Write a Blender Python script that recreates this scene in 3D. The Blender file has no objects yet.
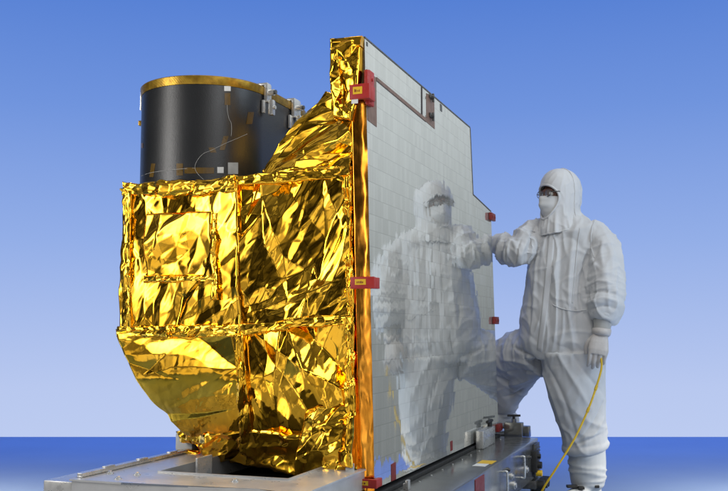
import bpy, bmesh, math, random
import numpy as np
from mathutils import Vector, Matrix, noise
from mathutils.geometry import delaunay_2d_cdt

scene = bpy.context.scene
COL = scene.collection
R = math.radians

# ------------------------------------------------------------------ camera
FPX, CX, CY, CAMH = 930.0, 364.0, 245.5, 0.90      # focal length in photo pixels, photo centre, eye height
PITCH = R(5.31)
cam = bpy.data.cameras.new("camera")
cam.sensor_width = 36.0
cam.lens = FPX / 728.0 * 36.0
cam.clip_start, cam.clip_end = 0.05, 500
camo = bpy.data.objects.new("camera", cam)
camo.location = (0, 0, CAMH)
camo.rotation_euler = (R(90) + PITCH, 0, 0)
COL.objects.link(camo)
scene.camera = camo

# ------------------------------------------------------------------ exposure
scene.view_settings.view_transform = 'Standard'
scene.view_settings.look = 'None'
scene.view_settings.exposure = 0.0
scene.view_settings.gamma = 1.0
scene.cycles.max_bounces = 10
scene.cycles.glossy_bounces = 7
scene.cycles.diffuse_bounces = 4
scene.cycles.sample_clamp_indirect = 6.0
scene.cycles.caustics_reflective = False
scene.cycles.use_denoising = True

# ------------------------------------------------------------------ world: blue studio sky ahead, grey hall to the right, dark behind; bright cells and underside added to light the foil
world = bpy.data.worlds.new("World")
scene.world = world
world.use_nodes = True
nt = world.node_tree
nt.nodes.clear()
def wn(t, **kw):
    n = nt.nodes.new(t)
    for k, v in kw.items():
        setattr(n, k, v)
    return n
def srgb(r, g, b):
    f = lambda c: c / 255 / 12.92 if c / 255 <= 0.04045 else ((c / 255 + 0.055) / 1.055) ** 2.4
    return (f(r), f(g), f(b), 1)
tc = wn('ShaderNodeTexCoord')
sp = wn('ShaderNodeSeparateXYZ')
nt.links.new(tc.outputs['Generated'], sp.inputs[0])
def ramp(src, stops, lo, hi):
    mr = wn('ShaderNodeMapRange')
    mr.inputs['From Min'].default_value = lo
    mr.inputs['From Max'].default_value = hi
    nt.links.new(src, mr.inputs['Value'])
    cr = wn('ShaderNodeValToRGB')
    el = cr.color_ramp.elements
    el[0].position, el[0].color = stops[0]
    el[1].position, el[1].color = stops[-1]
    for p, c in stops[1:-1]:
        e = el.new(p); e.color = c
    nt.links.new(mr.outputs[0], cr.inputs[0])
    return cr.outputs[0]
sky = ramp(sp.outputs['Z'], [(0.0, srgb(189, 204, 240)), (0.12, srgb(184, 200, 239)), (0.45, srgb(147, 174, 231)),
                             (0.75, srgb(112, 148, 221)), (1.0, srgb(86, 128, 212))], -0.11, 0.345)
hall = ramp(sp.outputs['Z'], [(0.0, (0.08, 0.085, 0.09, 1)), (0.30, (0.13, 0.14, 0.145, 1)), (0.45, (0.20, 0.216, 0.218, 1)),
                              (0.70, (0.50, 0.545, 0.57, 1)), (1.0, (0.72, 0.77, 0.80, 1))], -0.35, 0.5)
rear = ramp(sp.outputs['Z'], [(0.0, (1.0, 0.98, 0.94, 1)), (0.25, (0.80, 0.785, 0.76, 1)), (0.35, (0.28, 0.275, 0.27, 1)), (0.43, (0.06, 0.06, 0.06, 1)), (0.52, (0.055, 0.053, 0.05, 1)), (0.65, (0.20, 0.20, 0.20, 1)),
                              (1.0, (0.40, 0.41, 0.43, 1))], -0.6, 0.9)
def wmath(op, a, b=None):
    m = wn('ShaderNodeMath', operation=op)
    for i, v in enumerate((a, b)):
        if v is None: continue
        if isinstance(v, (int, float)): m.inputs[i].default_value = v
        else: nt.links.new(v, m.inputs[i])
    return m.outputs[0]
az = wn('ShaderNodeMath', operation='ARCTAN2')
nt.links.new(sp.outputs['X'], az.inputs[0]); nt.links.new(sp.outputs['Y'], az.inputs[1])
def step(lo, hi):
    m = wn('ShaderNodeMapRange', interpolation_type='SMOOTHSTEP')
    m.inputs['From Min'].default_value = R(lo); m.inputs['From Max'].default_value = R(hi)
    nt.links.new(az.outputs[0], m.inputs['Value'])
    return m.outputs[0]
def wmix(fac, a, b):
    m = wn('ShaderNodeMix', data_type='RGBA')
    nt.links.new(fac, m.inputs[0]); nt.links.new(a, m.inputs[6]); nt.links.new(b, m.inputs[7])
    return m.outputs[2]
def blocks(w, h, off):
    cx = wn('ShaderNodeCombineXYZ')
    nt.links.new(wmath('FLOOR', wmath('ADD', wmath('DIVIDE', az.outputs[0], R(w)), off)), cx.inputs[0])
    nt.links.new(wmath('FLOOR', wmath('ADD', wmath('DIVIDE', wmath('ARCSINE', sp.outputs['Z']), R(h)), off * 2)), cx.inputs[1])
    w_ = wn('ShaderNodeTexWhiteNoise', noise_dimensions='2D'); nt.links.new(cx.outputs[0], w_.inputs[0])
    return w_.outputs['Value']
lum = wmath('ADD', wmath('MULTIPLY', wmath('POWER', blocks(13, 17, 0.3), 5.0), 0.75), wmath('MULTIPLY', wmath('POWER', blocks(5, 8, 0.7), 9.0), 1.1))  # random bright cells added for busy reflections in the foil
lum = wmath('ADD', lum, 0.13)
rearm = wn('ShaderNodeVectorMath', operation='SCALE'); nt.links.new(rear, rearm.inputs[0]); nt.links.new(wmath('MULTIPLY', lum, 1.7), rearm.inputs['Scale'])
rear = rearm.outputs[0]
c = wmix(step(21.6, 33.5), sky, hall)
c = wmix(step(75, 110), c, rear)
c = wmix(step(-55, -38), rear, c)
bg = wn('ShaderNodeBackground'); bg.inputs[1].default_value = 1.0
wo = wn('ShaderNodeOutputWorld')
nt.links.new(c, bg.inputs[0]); nt.links.new(bg.outputs[0], wo.inputs[0])

# ------------------------------------------------------------------ lamps (all out of frame); all but key and fill softboxes are added
def area(name, loc, target, sx, sy, power, col):
    l = bpy.data.lights.new(name, 'AREA')
    l.shape = 'RECTANGLE'; l.size, l.size_y = sx, sy
    l.energy, l.color = power, col
    o = bpy.data.objects.new(name, l)
    o.location = loc
    o.rotation_euler = (Vector(target) - Vector(loc)).to_track_quat('-Z', 'Y').to_euler()
    COL.objects.link(o)
    return o
area("softbox_key", (-2.7, 2.2, 1.75), (-0.5, 3.4, 1.1), 1.3, 2.2, 19, (1.0, 0.97, 0.93))
area("added_key_strip", (-2.35, 2.35, 1.75), (-0.5, 3.4, 1.2), 0.4, 1.9, 13, (1.0, 0.98, 0.95))  # added inside the key for brighter foil and barrel highlights
area("added_overhead", (0.4, 3.0, 3.9), (0.3, 3.4, 0.0), 2.6, 1.8, 38, (1.0, 0.96, 0.90))  # added overhead light, pales the near floor and lights the tops
area("softbox_fill", (3.9, 2.4, 2.7), (1.1, 5.1, 1.1), 1.6, 2.0, 74, (0.72, 0.86, 1.0))
area("added_front_strip", (0.62, -0.9, 1.4), (-0.0, 3.2, 1.0), 0.9, 2.2, 15, (1.0, 0.95, 0.88))  # added for the highlight down the copper edge
area("added_floor_pool_right", (2.5, 4.3, 1.15), (2.5, 4.5, 0.0), 0.8, 0.8, 46, (1.0, 0.90, 0.74)).data.spread = R(122)  # added pool of light, pales the near floor on the right
area("added_floor_pool_left", (-2.4, 4.3, 1.15), (-2.4, 4.5, 0.0), 0.8, 0.8, 46, (1.0, 0.90, 0.74)).data.spread = R(122)  # same added pool for the left side of the floor
area("added_blue_wash", (0.4, 7.9, 4.6), (0.4, 7.8, 0.0), 11.0, 1.2, 165, (0.05, 0.24, 1.0)).data.spread = R(80)  # added blue light that deepens the far floor
area("added_front_fill", (1.3, 0.6, 3.0), (1.0, 5.1, 1.2), 1.3, 1.0, 24, (0.96, 0.98, 1.0))  # added to lift the worker's reflection and raised thigh

def hot_centre(name, edge, peak, tight):
    """makes a lamp brighter in the middle, added to grade the foil highlights"""
    l = bpy.data.lights[name]; l.use_nodes = True
    t = l.node_tree; em = next(n for n in t.nodes if n.type == 'EMISSION')
    ge = t.nodes.new('ShaderNodeNewGeometry')
    d = t.nodes.new('ShaderNodeVectorMath'); d.operation = 'DISTANCE'; d.inputs[1].default_value = (0.5, 0.5, 0)
    t.links.new(ge.outputs['Parametric'], d.inputs[0])
    mr = t.nodes.new('ShaderNodeMapRange'); mr.interpolation_type = 'SMOOTHSTEP'
    mr.inputs['From Min'].default_value = tight; mr.inputs['From Max'].default_value = 0.62
    mr.inputs['To Min'].default_value = peak; mr.inputs['To Max'].default_value = edge
    t.links.new(d.outputs['Value'], mr.inputs['Value']); t.links.new(mr.outputs[0], em.inputs['Strength'])
hot_centre("softbox_key", 0.25, 2.4, 0.0)
hot_centre("added_key_strip", 0.4, 1.5, 0.1)
hot_centre("added_front_strip", 0.2, 1.8, 0.0)

# ------------------------------------------------------------------ photo geometry
FWD = Vector((0, math.cos(PITCH), math.sin(PITCH)))
UPV = Vector((0, -math.sin(PITCH), math.cos(PITCH)))
CAMP = Vector((0, 0, CAMH))
def ray(px, py):
    return Vector((1, 0, 0)) * ((px - CX) / FPX) + UPV * ((CY - py) / FPX) + FWD
def at_depth(px, py, Y):
    d = ray(px, py)
    return CAMP + d * (Y / d.y)
PHI = R(20.2)                                # the big panel runs away from the camera at this angle
ORIGIN = Vector((0.0208, 3.23, 0.0))         # ground point below the panel's near edge
ROT = Matrix.Rotation(-PHI, 4, 'Z')
FRAME = Matrix.Translation(ORIGIN) @ ROT     # local x: out of the mirror, y: along the panel, z: up
INV = FRAME.inverted()
CL = INV @ CAMP
def lray(px, py):
    return ROT.inverted() @ ray(px, py)
def on_y(px, py, q):                         # local point with y == q
    d = lray(px, py); return CL + d * ((q - CL.y) / d.y)
def on_x(px, py, s=0.0):                     # local point with x == s
    d = lray(px, py); return CL + d * ((s - CL.x) / d.x)
def on_z(px, py, z):
    d = lray(px, py); return CL + d * ((z - CL.z) / d.z)

# ------------------------------------------------------------------ object helpers
def tag(o, label, cat, group=None, kind=None):
    if label: o['label'] = label
    if cat: o['category'] = cat
    if group: o['group'] = group
    if kind: o['kind'] = kind
    return o
def empty(name, mat=None):
    o = bpy.data.objects.new(name, None)
    o.empty_display_size = 0.1
    if mat is not None: o.matrix_world = mat
    COL.objects.link(o)
    return o
def link(name, me, m, parent=None, smooth=False):
    o = bpy.data.objects.new(name, me)
    COL.objects.link(o)
    if m is not None and not me.materials: me.materials.append(m)
    if parent is not None: o.parent = parent
    if smooth:
        me.polygons.foreach_set('use_smooth', [True] * len(me.polygons))
    return o
def mesh_np(name, verts, faces, m, parent=None, smooth=True):
    me = bpy.data.meshes.new(name)
    me.from_pydata([tuple(map(float, v)) for v in verts], [], faces)
    me.validate(); me.update()
    return link(name, me, m, parent, smooth)
def from_bm(name, bm, m, parent=None, smooth=False, angle=None):
    me = bpy.data.meshes.new(name)
    bmesh.ops.recalc_face_normals(bm, faces=bm.faces)
    bm.to_mesh(me); bm.free()
    o = link(name, me, m, parent, smooth or angle is not None)
    if angle is not None:
        me.set_sharp_from_angle(angle=R(angle))
    return o
def add_box(bm, lo, hi, bev=0.0, M=None, mi=0):
    lo, hi = Vector(lo), Vector(hi)
    t = bmesh.new()
    bmesh.ops.create_cube(t, size=1)
    for v in t.verts:
        v.co = Vector(((lo[i] + hi[i]) / 2 + v.co[i] * (hi[i] - lo[i])) for i in range(3))
    if bev > 0:
        bmesh.ops.bevel(t, geom=t.edges[:], offset=bev, segments=2, affect='EDGES', profile=0.6)
    merge(bm, t, M, mi)
def merge(bm, t, M=None, mi=0):
    if M is not None:
        bmesh.ops.transform(t, matrix=M, verts=t.verts)
    mp = {v: bm.verts.new(v.co) for v in t.verts}
    for f in t.faces:
        try:
            nf = bm.faces.new([mp[v] for v in f.verts]); nf.smooth = f.smooth; nf.material_index = mi
        except ValueError:
            pass
    t.free()
def add_cyl(bm, p0, p1, r0, r1=None, n=24, mi=0):
    p0, p1 = Vector(p0), Vector(p1)
    r1 = r0 if r1 is None else r1
    t = bmesh.new()
    bmesh.ops.create_cone(t, cap_ends=True, segments=n, radius1=r0, radius2=r1, depth=(p1 - p0).length)
    M = Matrix.Translation((p0 + p1) / 2) @ (p1 - p0).to_track_quat('Z', 'Y').to_matrix().to_4x4()
    merge(bm, t, M, mi)
def add_tube(bm, pts, radii, n=12, mi=0, caps=True):
    pts = [Vector(p) for p in pts]
    if not hasattr(radii, '__len__'): radii = [radii] * len(pts)
    rings, ref = [], None
    for i, p in enumerate(pts):
        t = (pts[min(i + 1, len(pts) - 1)] - pts[max(i - 1, 0)]).normalized()
        if ref is None:
            ref = t.orthogonal().normalized()
        ref = (ref - t * ref.dot(t)).normalized()
        b = t.cross(ref)
        rings.append([bm.verts.new(p + (ref * math.cos(a) + b * math.sin(a)) * radii[i])
                      for a in [2 * math.pi * k / n for k in range(n)]])
    for a, b in zip(rings, rings[1:]):
        for k in range(n):
            f = bm.faces.new((a[k], a[(k + 1) % n], b[(k + 1) % n], b[k])); f.material_index = mi
    if caps:
        bm.faces.new(rings[0][::-1]).material_index = mi
        bm.faces.new(rings[-1]).material_index = mi
def spline(pts, n=8):
    pts = [Vector(p) for p in pts]
    out = []
    for i in range(len(pts) - 1):
        p0, p1, p2, p3 = pts[max(i - 1, 0)], pts[i], pts[i + 1], pts[min(i + 2, len(pts) - 1)]
        for k in range(n):
            t = k / n
            out.append(0.5 * ((2 * p1) + (p2 - p0) * t + (2 * p0 - 5 * p1 + 4 * p2 - p3) * t * t + (3 * p1 - p0 - 3 * p2 + p3) * t ** 3))
    out.append(pts[-1])
    return out

# ------------------------------------------------------------------ materials
class Mat:
    def __init__(s, name):
        s.m = bpy.data.materials.new(name); s.m.use_nodes = True
        s.t = s.m.node_tree; s.p = s.t.nodes['Principled BSDF']
    def n(s, t, **kw):
        x = s.t.nodes.new(t)
        for k, v in kw.items(): setattr(x, k, v)
        return x
    def l(s, a, b): s.t.links.new(a, b)
    def co(s, scale=(1, 1, 1), rot=(0, 0, 0)):
        a = s.n('ShaderNodeTexCoord'); b = s.n('ShaderNodeMapping')
        b.inputs['Scale'].default_value = scale; b.inputs['Rotation'].default_value = rot
        s.l(a.outputs['Object'], b.inputs[0]); return b.outputs[0]
    def noise(s, scale, detail=3, rough=0.55, vec=None, dist=0.0):
        x = s.n('ShaderNodeTexNoise'); x.inputs['Scale'].default_value = scale
        x.inputs['Detail'].default_value = detail; x.inputs['Roughness'].default_value = rough
        x.inputs['Distortion'].default_value = dist
        s.l(vec if vec is not None else s.co(), x.inputs['Vector']); return x.outputs[0]
    def ramp(s, src, stops):
        cr = s.n('ShaderNodeValToRGB'); el = cr.color_ramp.elements
        el[0].position, el[0].color = stops[0]; el[1].position, el[1].color = stops[-1]
        for p, c in stops[1:-1]:
            e = el.new(p); e.color = c
        s.l(src, cr.inputs[0]); return cr.outputs[0]
    def bump(s, src, strength, dist=0.01):
        b = s.n('ShaderNodeBump'); b.inputs['Strength'].default_value = strength; b.inputs['Distance'].default_value = dist
        s.l(src, b.inputs['Height']); s.l(b.outputs[0], s.p.inputs['Normal'])
    def set(s, col=None, rough=None, metal=None, **kw):
        if col is not None: s.p.inputs['Base Color'].default_value = (*col[:3], 1)
        if rough is not None: s.p.inputs['Roughness'].default_value = rough
        if metal is not None: s.p.inputs['Metallic'].default_value = metal
        for k, v in kw.items(): s.p.inputs[k].default_value = v
        return s
def g(v): return (v, v, v, 1)

def mottled(name, c0, c1, rough=(0.4, 0.6), metal=0.0, scale=30, bump=0.0, bscale=200, **kw):
    m = Mat(name).set(metal=metal, **kw)
    nz = m.noise(scale, 5, 0.6)
    m.l(m.ramp(nz, [(0.3, (*c0, 1)), (0.7, (*c1, 1))]), m.p.inputs['Base Color'])
    m.l(m.ramp(m.noise(scale * 1.7, 4), [(0.3, g(rough[0])), (0.7, g(rough[1]))]), m.p.inputs['Roughness'])
    if bump: m.bump(m.noise(bscale, 3), bump, 0.002)
    return m.m

def gold_foil(name, c0, c1, rough=(0.06, 0.13)):
    m = Mat(name).set(metal=1.0)
    m.l(m.ramp(m.noise(7, 4), [(0.35, (*c0, 1)), (0.65, (*c1, 1))]), m.p.inputs['Base Color'])
    m.l(m.ramp(m.noise(18, 4), [(0.3, g(rough[0])), (0.75, g(rough[1]))]), m.p.inputs['Roughness'])
    a = m.noise(14, 2, 0.45, dist=0.5); b = m.noise(70, 2, 0.5)
    mx = m.n('ShaderNodeMath', operation='MULTIPLY_ADD'); mx.inputs[1].default_value = 0.12
    m.l(b, mx.inputs[0]); m.l(a, mx.inputs[2])
    m.bump(mx.outputs[0], 0.06, 0.006)
    return m.m
M_GOLD = gold_foil("gold_foil", (0.98, 0.50, 0.03), (1.0, 0.56, 0.05))
M_GOLD_FINE = gold_foil("gold_foil_tape", (0.97, 0.50, 0.03), (1.0, 0.57, 0.05), (0.10, 0.22))
M_COPPER = gold_foil("copper_film", (0.90, 0.33, 0.03), (0.97, 0.42, 0.05), (0.12, 0.22))
M_TAPE = mottled("amber_tape", (0.085, 0.047, 0.006), (0.13, 0.072, 0.010), (0.25, 0.4))
M_BROWN = mottled("brown_film", (0.15, 0.085, 0.06), (0.22, 0.13, 0.095), (0.35, 0.5))
M_RED = mottled("red_anodised", (0.36, 0.018, 0.016), (0.46, 0.03, 0.025), (0.35, 0.5))
M_DKRED = mottled("dark_red_plastic", (0.17, 0.012, 0.010), (0.25, 0.02, 0.016), (0.4, 0.55))
M_YELLOW = mottled("yellow_label", (0.78, 0.46, 0.01), (0.85, 0.54, 0.02), (0.4, 0.5))
M_CABLE = mottled("yellow_cable", (0.62, 0.40, 0.008), (0.72, 0.48, 0.015), (0.4, 0.55))
M_WHITE = mottled("white_label", (0.74, 0.74, 0.72), (0.82, 0.82, 0.80), (0.4, 0.6))
M_GREYTAG = mottled("grey_label", (0.40, 0.40, 0.38), (0.52, 0.52, 0.50), (0.4, 0.6))
M_INK = mottled("dark_ink", (0.02, 0.015, 0.01), (0.03, 0.02, 0.02), (0.5, 0.6))
M_RUBBER = mottled("black_rubber", (0.012, 0.012, 0.012), (0.025, 0.024, 0.023), (0.5, 0.7))
M_SILVER = mottled("machined_aluminium", (0.62, 0.62, 0.61), (0.74, 0.74, 0.72), (0.22, 0.36), 0.65, 25, 0.02, 300)
M_PLATE = mottled("milled_plate", (0.58, 0.58, 0.58), (0.70, 0.70, 0.69), (0.26, 0.42), 0.5, 9, 0.06, 260)
M_BEAM = mottled("worn_grey_metal", (0.27, 0.275, 0.265), (0.33, 0.335, 0.325), (0.16, 0.26), 0.75, 11, 0.03, 180)
M_STEEL = mottled("dark_steel", (0.10, 0.10, 0.10), (0.18, 0.18, 0.175), (0.3, 0.5), 0.8, 40)
M_RIM = None
def black_shell():
    m = Mat("black_satin_paint").set(col=(0.012, 0.013, 0.015))
    m.l(m.ramp(m.noise(3, 3), [(0.3, g(0.30)), (0.7, g(0.38))]), m.p.inputs['Roughness'])
    m.bump(m.noise(300, 2, 0.6), 0.5, 0.001)
    m.p.inputs['Specular IOR Level'].default_value = 0.6
    return m.m
M_BLACK = black_shell()
def rim_film():
    m = Mat("amber_rim_film").set(metal=0.7, rough=0.35)
    st = m.n('ShaderNodeTexWave', wave_type='BANDS', bands_direction='DIAGONAL'); st.inputs['Scale'].default_value = 60
    st.inputs['Distortion'].default_value = 3.0; st.inputs['Detail'].default_value = 2
    m.l(m.co(), st.inputs['Vector'])
    m.l(m.ramp(m.noise(45, 4), [(0.3, (0.24, 0.13, 0.012, 1)), (0.7, (0.46, 0.28, 0.03, 1))]), m.p.inputs['Base Color'])
    m.bump(st.outputs[1], 0.15, 0.001)
    return m.m
M_RIM = rim_film()

def mirror_tiles():
    m = Mat("mirror_tiles").set(metal=0.80)
    tcn = m.n('ShaderNodeTexCoord'); s = m.n('ShaderNodeSeparateXYZ'); m.l(tcn.outputs['Object'], s.inputs[0])
    def mth(op, a, b=None):
        x = m.n('ShaderNodeMath', operation=op)
        for i, v in enumerate((a, b)):
            if v is None: continue
            if isinstance(v, (int, float)): x.inputs[i].default_value = v
            else: m.l(v, x.inputs[i])
        return x.outputs[0]
    def cell(du, dv):
        a = mth('FLOOR', mth('DIVIDE', s.outputs['Y'], du)); b = mth('FLOOR', mth('DIVIDE', s.outputs['Z'], dv))
        cx = m.n('ShaderNodeCombineXYZ'); m.l(a, cx.inputs[0]); m.l(b, cx.inputs[1])
        w = m.n('ShaderNodeTexWhiteNoise', noise_dimensions='2D'); m.l(cx.outputs[0], w.inputs[0])
        return w.outputs['Color'], w.outputs['Value']
    def sepc(c):
        x = m.n('ShaderNodeSeparateColor'); m.l(c, x.inputs[0]); return x.outputs
    c1, v1 = cell(0.0285, 0.057)
    streak = m.n('ShaderNodeMapping'); streak.inputs['Scale'].default_value = (1, 48, 2.2); m.l(tcn.outputs['Object'], streak.inputs[0])
    nz = m.n('ShaderNodeTexNoise'); nz.inputs['Scale'].default_value = 1.0; nz.inputs['Detail'].default_value = 3
    m.l(streak.outputs[0], nz.inputs['Vector'])
    k1 = sepc(c1); k2 = sepc(nz.outputs['Color'])
    def tilt(a, wa, b, wb):
        return mth('ADD', mth('MULTIPLY', mth('SUBTRACT', a, 0.5), wa), mth('MULTIPLY', mth('SUBTRACT', b, 0.5), wb))
    ty = tilt(k1[0], 0.010, k2[0], 0.010)
    tz = tilt(k1[1], 0.017, k2[1], 0.05)
    vec = m.n('ShaderNodeCombineXYZ'); vec.inputs[0].default_value = 0; m.l(ty, vec.inputs[1]); bow = mth('MULTIPLY', mth('MAXIMUM', mth('SUBTRACT', 0.85, s.outputs['Z']), 0.0), 0.15)
    m.l(mth('ADD', mth('ADD', tz, bow), 0.034), vec.inputs[2])
    vt = m.n('ShaderNodeVectorTransform', vector_type='VECTOR', convert_from='OBJECT', convert_to='WORLD'); m.l(vec.outputs[0], vt.inputs[0])
    geo = m.n('ShaderNodeNewGeometry')
    ad = m.n('ShaderNodeVectorMath', operation='ADD'); m.l(geo.outputs['Normal'], ad.inputs[0]); m.l(vt.outputs[0], ad.inputs[1])
    no = m.n('ShaderNodeVectorMath', operation='NORMALIZE'); m.l(ad.outputs[0], no.inputs[0])
    m.l(no.outputs[0], m.p.inputs['Normal'])
    # joints between the tiles
    def joint(c, w, size):
        fr = mth('FRACT', mth('DIVIDE', c, size)); return mth('LESS_THAN', fr, w / size)
    jt = mth('MAXIMUM', joint(s.outputs['Z'], 0.0026, 0.057), mth('MULTIPLY', joint(s.outputs['Y'], 0.0024, 0.0285), 0.45))
    tone = m.ramp(v1, [(0.0, (0.80, 0.80, 0.75, 1)), (1.0, (0.90, 0.90, 0.845, 1))])
    mx = m.n('ShaderNodeMix', data_type='RGBA'); m.l(mth('MULTIPLY', jt, 0.24), mx.inputs[0]); m.l(tone, mx.inputs[6]); mx.inputs[7].default_value = (0.16, 0.16, 0.15, 1)
    m.l(mx.outputs[2], m.p.inputs['Base Color'])
    m.l(m.ramp(v1, [(0.0, g(0.02)), (1.0, g(0.05))]), m.p.inputs['Roughness'])
    return m.m
M_MIRROR = mirror_tiles()

def fabric(name, c0, c1):
    m = Mat(name).set(rough=0.85)
    m.l(m.ramp(m.noise(6, 4), [(0.3, (*c0, 1)), (0.7, (*c1, 1))]), m.p.inputs['Base Color'])
    rg = m.n('ShaderNodeTexNoise', noise_type='RIDGED_MULTIFRACTAL'); rg.inputs['Scale'].default_value = 4.5
    rg.inputs['Detail'].default_value = 2.5; rg.inputs['Distortion'].default_value = 0.6
    m.l(m.co((1, 1, 0.55), (0.2, 0.1, 0)), rg.inputs['Vector'])
    a = rg.outputs[0]; b = m.noise(600, 2)
    mx = m.n('ShaderNodeMath', operation='MULTIPLY_ADD'); mx.inputs[1].default_value = 0.05
    m.l(b, mx.inputs[0]); m.l(a, mx.inputs[2])
    m.bump(mx.outputs[0], 0.22, 0.012)
    m.p.inputs['Sheen Weight'].default_value = 0.15
    return m.m
M_SUIT = fabric("white_cleanroom_fabric", (0.55, 0.56, 0.575), (0.62, 0.63, 0.645))
M_HOOD = fabric("white_hood_fabric", (0.58, 0.59, 0.605), (0.65, 0.66, 0.675))
M_BOOT = fabric("grey_boot_fabric", (0.52, 0.54, 0.56), (0.60, 0.62, 0.63))
M_GLOVE = mottled("pale_latex", (0.50, 0.47, 0.45), (0.58, 0.55, 0.53), (0.45, 0.6), 0, 40, 0.3, 90)
M_LINER = fabric("grey_knit", (0.36, 0.36, 0.35), (0.42, 0.42, 0.41))
M_MASK = fabric("pale_mask_fabric", (0.56, 0.57, 0.58), (0.64, 0.65, 0.66))
M_SKIN = mottled("skin", (0.16, 0.075, 0.05), (0.21, 0.10, 0.068), (0.45, 0.6), 0, 30)
M_LENS = Mat("clear_lens").set(col=(0.9, 0.92, 0.95), rough=0.03, **{'Transmission Weight': 0.9, 'IOR': 1.45}).m

# ------------------------------------------------------------------ floor
def build_floor():
    m = Mat("studio_floor").set(rough=0.75)
    m.l(m.ramp(m.noise(1.3, 4), [(0.3, (0.165, 0.225, 0.335, 1)), (0.7, (0.18, 0.245, 0.36, 1))]), m.p.inputs['Base Color'])
    m.p.inputs['Specular IOR Level'].default_value = 0.1
    bm = bmesh.new()
    add_box(bm, (-14, 2.5, -0.3), (14, 8.12, 0.0))
    o = from_bm("floor", bm, m.m)
    tag(o, None, None, kind='structure')
build_floor()

# ------------------------------------------------------------------ crumpled foil
def boxblur(a, r):
    if r < 1: return a
    for ax in (0, 1):
        p = np.pad(a, [(r, r) if i == ax else (0, 0) for i in (0, 1)], mode='edge')
        cs = np.cumsum(p, axis=ax)
        z = np.zeros_like(np.take(cs, [0], axis=ax))
        cs = np.concatenate([z, cs], axis=ax)
        n = a.shape[ax]
        a = (np.take(cs, range(2 * r + 1, 2 * r + 1 + n), axis=ax) - np.take(cs, range(0, n), axis=ax)) / (2 * r + 1)
    return a
def crumple(W, H, nu, nv, scale, amp, ang, aspect, rng, blur=0):
    """height field of flat facets with sharp folds: random heights on a stretched triangulation"""
    mg = scale * aspect * 1.6
    ca, sa = math.cos(R(ang)), math.sin(R(ang))
    diag = math.hypot(W, H) / 2 + mg
    nx, ny = int(2 * diag / (scale * aspect)) + 2, int(2 * diag / scale) + 2
    pts, out = [], []
    for i in range(nx):
        for j in range(ny):
            a = -diag + (i + rng.random() * 0.95) * scale * aspect
            b = -diag + (j + rng.random() * 0.95) * scale
            x, y = a * ca - b * sa + W / 2, a * sa + b * ca + H / 2
            if -mg < x < W + mg and -mg < y < H + mg:
                pts.append(Vector((a, b / 1.0 * aspect))); out.append((x, y))
    tris = delaunay_2d_cdt(pts, [], [], 0, 1e-6)[2]
    hs = np.array([(rng.random() * 2 - 1) * amp for _ in pts])
    xy = np.array(out)
    h = np.zeros((nv, nu))
    dx, dy = W / (nu - 1), H / (nv - 1)
    for t in tris:
        p = xy[list(t)]
        i0, i1 = max(0, math.ceil(p[:, 0].min() / dx)), min(nu - 1, math.floor(p[:, 0].max() / dx))
        j0, j1 = max(0, math.ceil(p[:, 1].min() / dy)), min(nv - 1, math.floor(p[:, 1].max() / dy))
        if i1 < i0 or j1 < j0: continue
        X, Y = np.meshgrid(np.arange(i0, i1 + 1) * dx, np.arange(j0, j1 + 1) * dy)
        (x0, y0), (x1, y1), (x2, y2) = p
        D = (y1 - y2) * (x0 - x2) + (x2 - x1) * (y0 - y2)
        if abs(D) < 1e-12: continue
        a = ((y1 - y2) * (X - x2) + (x2 - x1) * (Y - y2)) / D
        b = ((y2 - y0) * (X - x2) + (x0 - x2) * (Y - y2)) / D
        cc = 1 - a - b
        ok = (a >= -1e-6) & (b >= -1e-6) & (cc >= -1e-6)
        v = a * hs[t[0]] + b * hs[t[1]] + cc * hs[t[2]]
        sub = h[j0:j1 + 1, i0:i1 + 1]
        sub[ok] = v[ok]
    return boxblur(h, blur)
def warp(h, W, H, amt, freq, seed):
    nv, nu = h.shape
    k = max(2, int(max(W, H) * freq * 3))
    rs = np.random.RandomState(seed)
    def smooth():
        a = rs.rand(k + 3, k + 3) * 2 - 1
        y = np.linspace(0, k, nv); x = np.linspace(0, k, nu)
        yi, xi = y.astype(int), x.astype(int)
        fy, fx = y - yi, x - xi
        fy, fx = fy * fy * (3 - 2 * fy), fx * fx * (3 - 2 * fx)
        A = a[np.ix_(yi, xi)]; B = a[np.ix_(yi, xi + 1)]; C = a[np.ix_(yi + 1, xi)]; D = a[np.ix_(yi + 1, xi + 1)]
        FX, FY = fx[None, :], fy[:, None]
        return (A * (1 - FX) + B * FX) * (1 - FY) + (C * (1 - FX) + D * FX) * FY
    X = np.arange(nu)[None, :] + smooth() * amt / W * nu
    Y = np.arange(nv)[:, None] + smooth() * amt / H * nv
    X = np.clip(X, 0, nu - 1.001); Y = np.clip(Y, 0, nv - 1.001)
    xi, yi = X.astype(int), Y.astype(int)
    fx, fy = X - xi, Y - yi
    return (h[yi, xi] * (1 - fx) + h[yi, xi + 1] * fx) * (1 - fy) + (h[yi + 1, xi] * (1 - fx) + h[yi + 1, xi + 1] * fx) * fy

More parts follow.
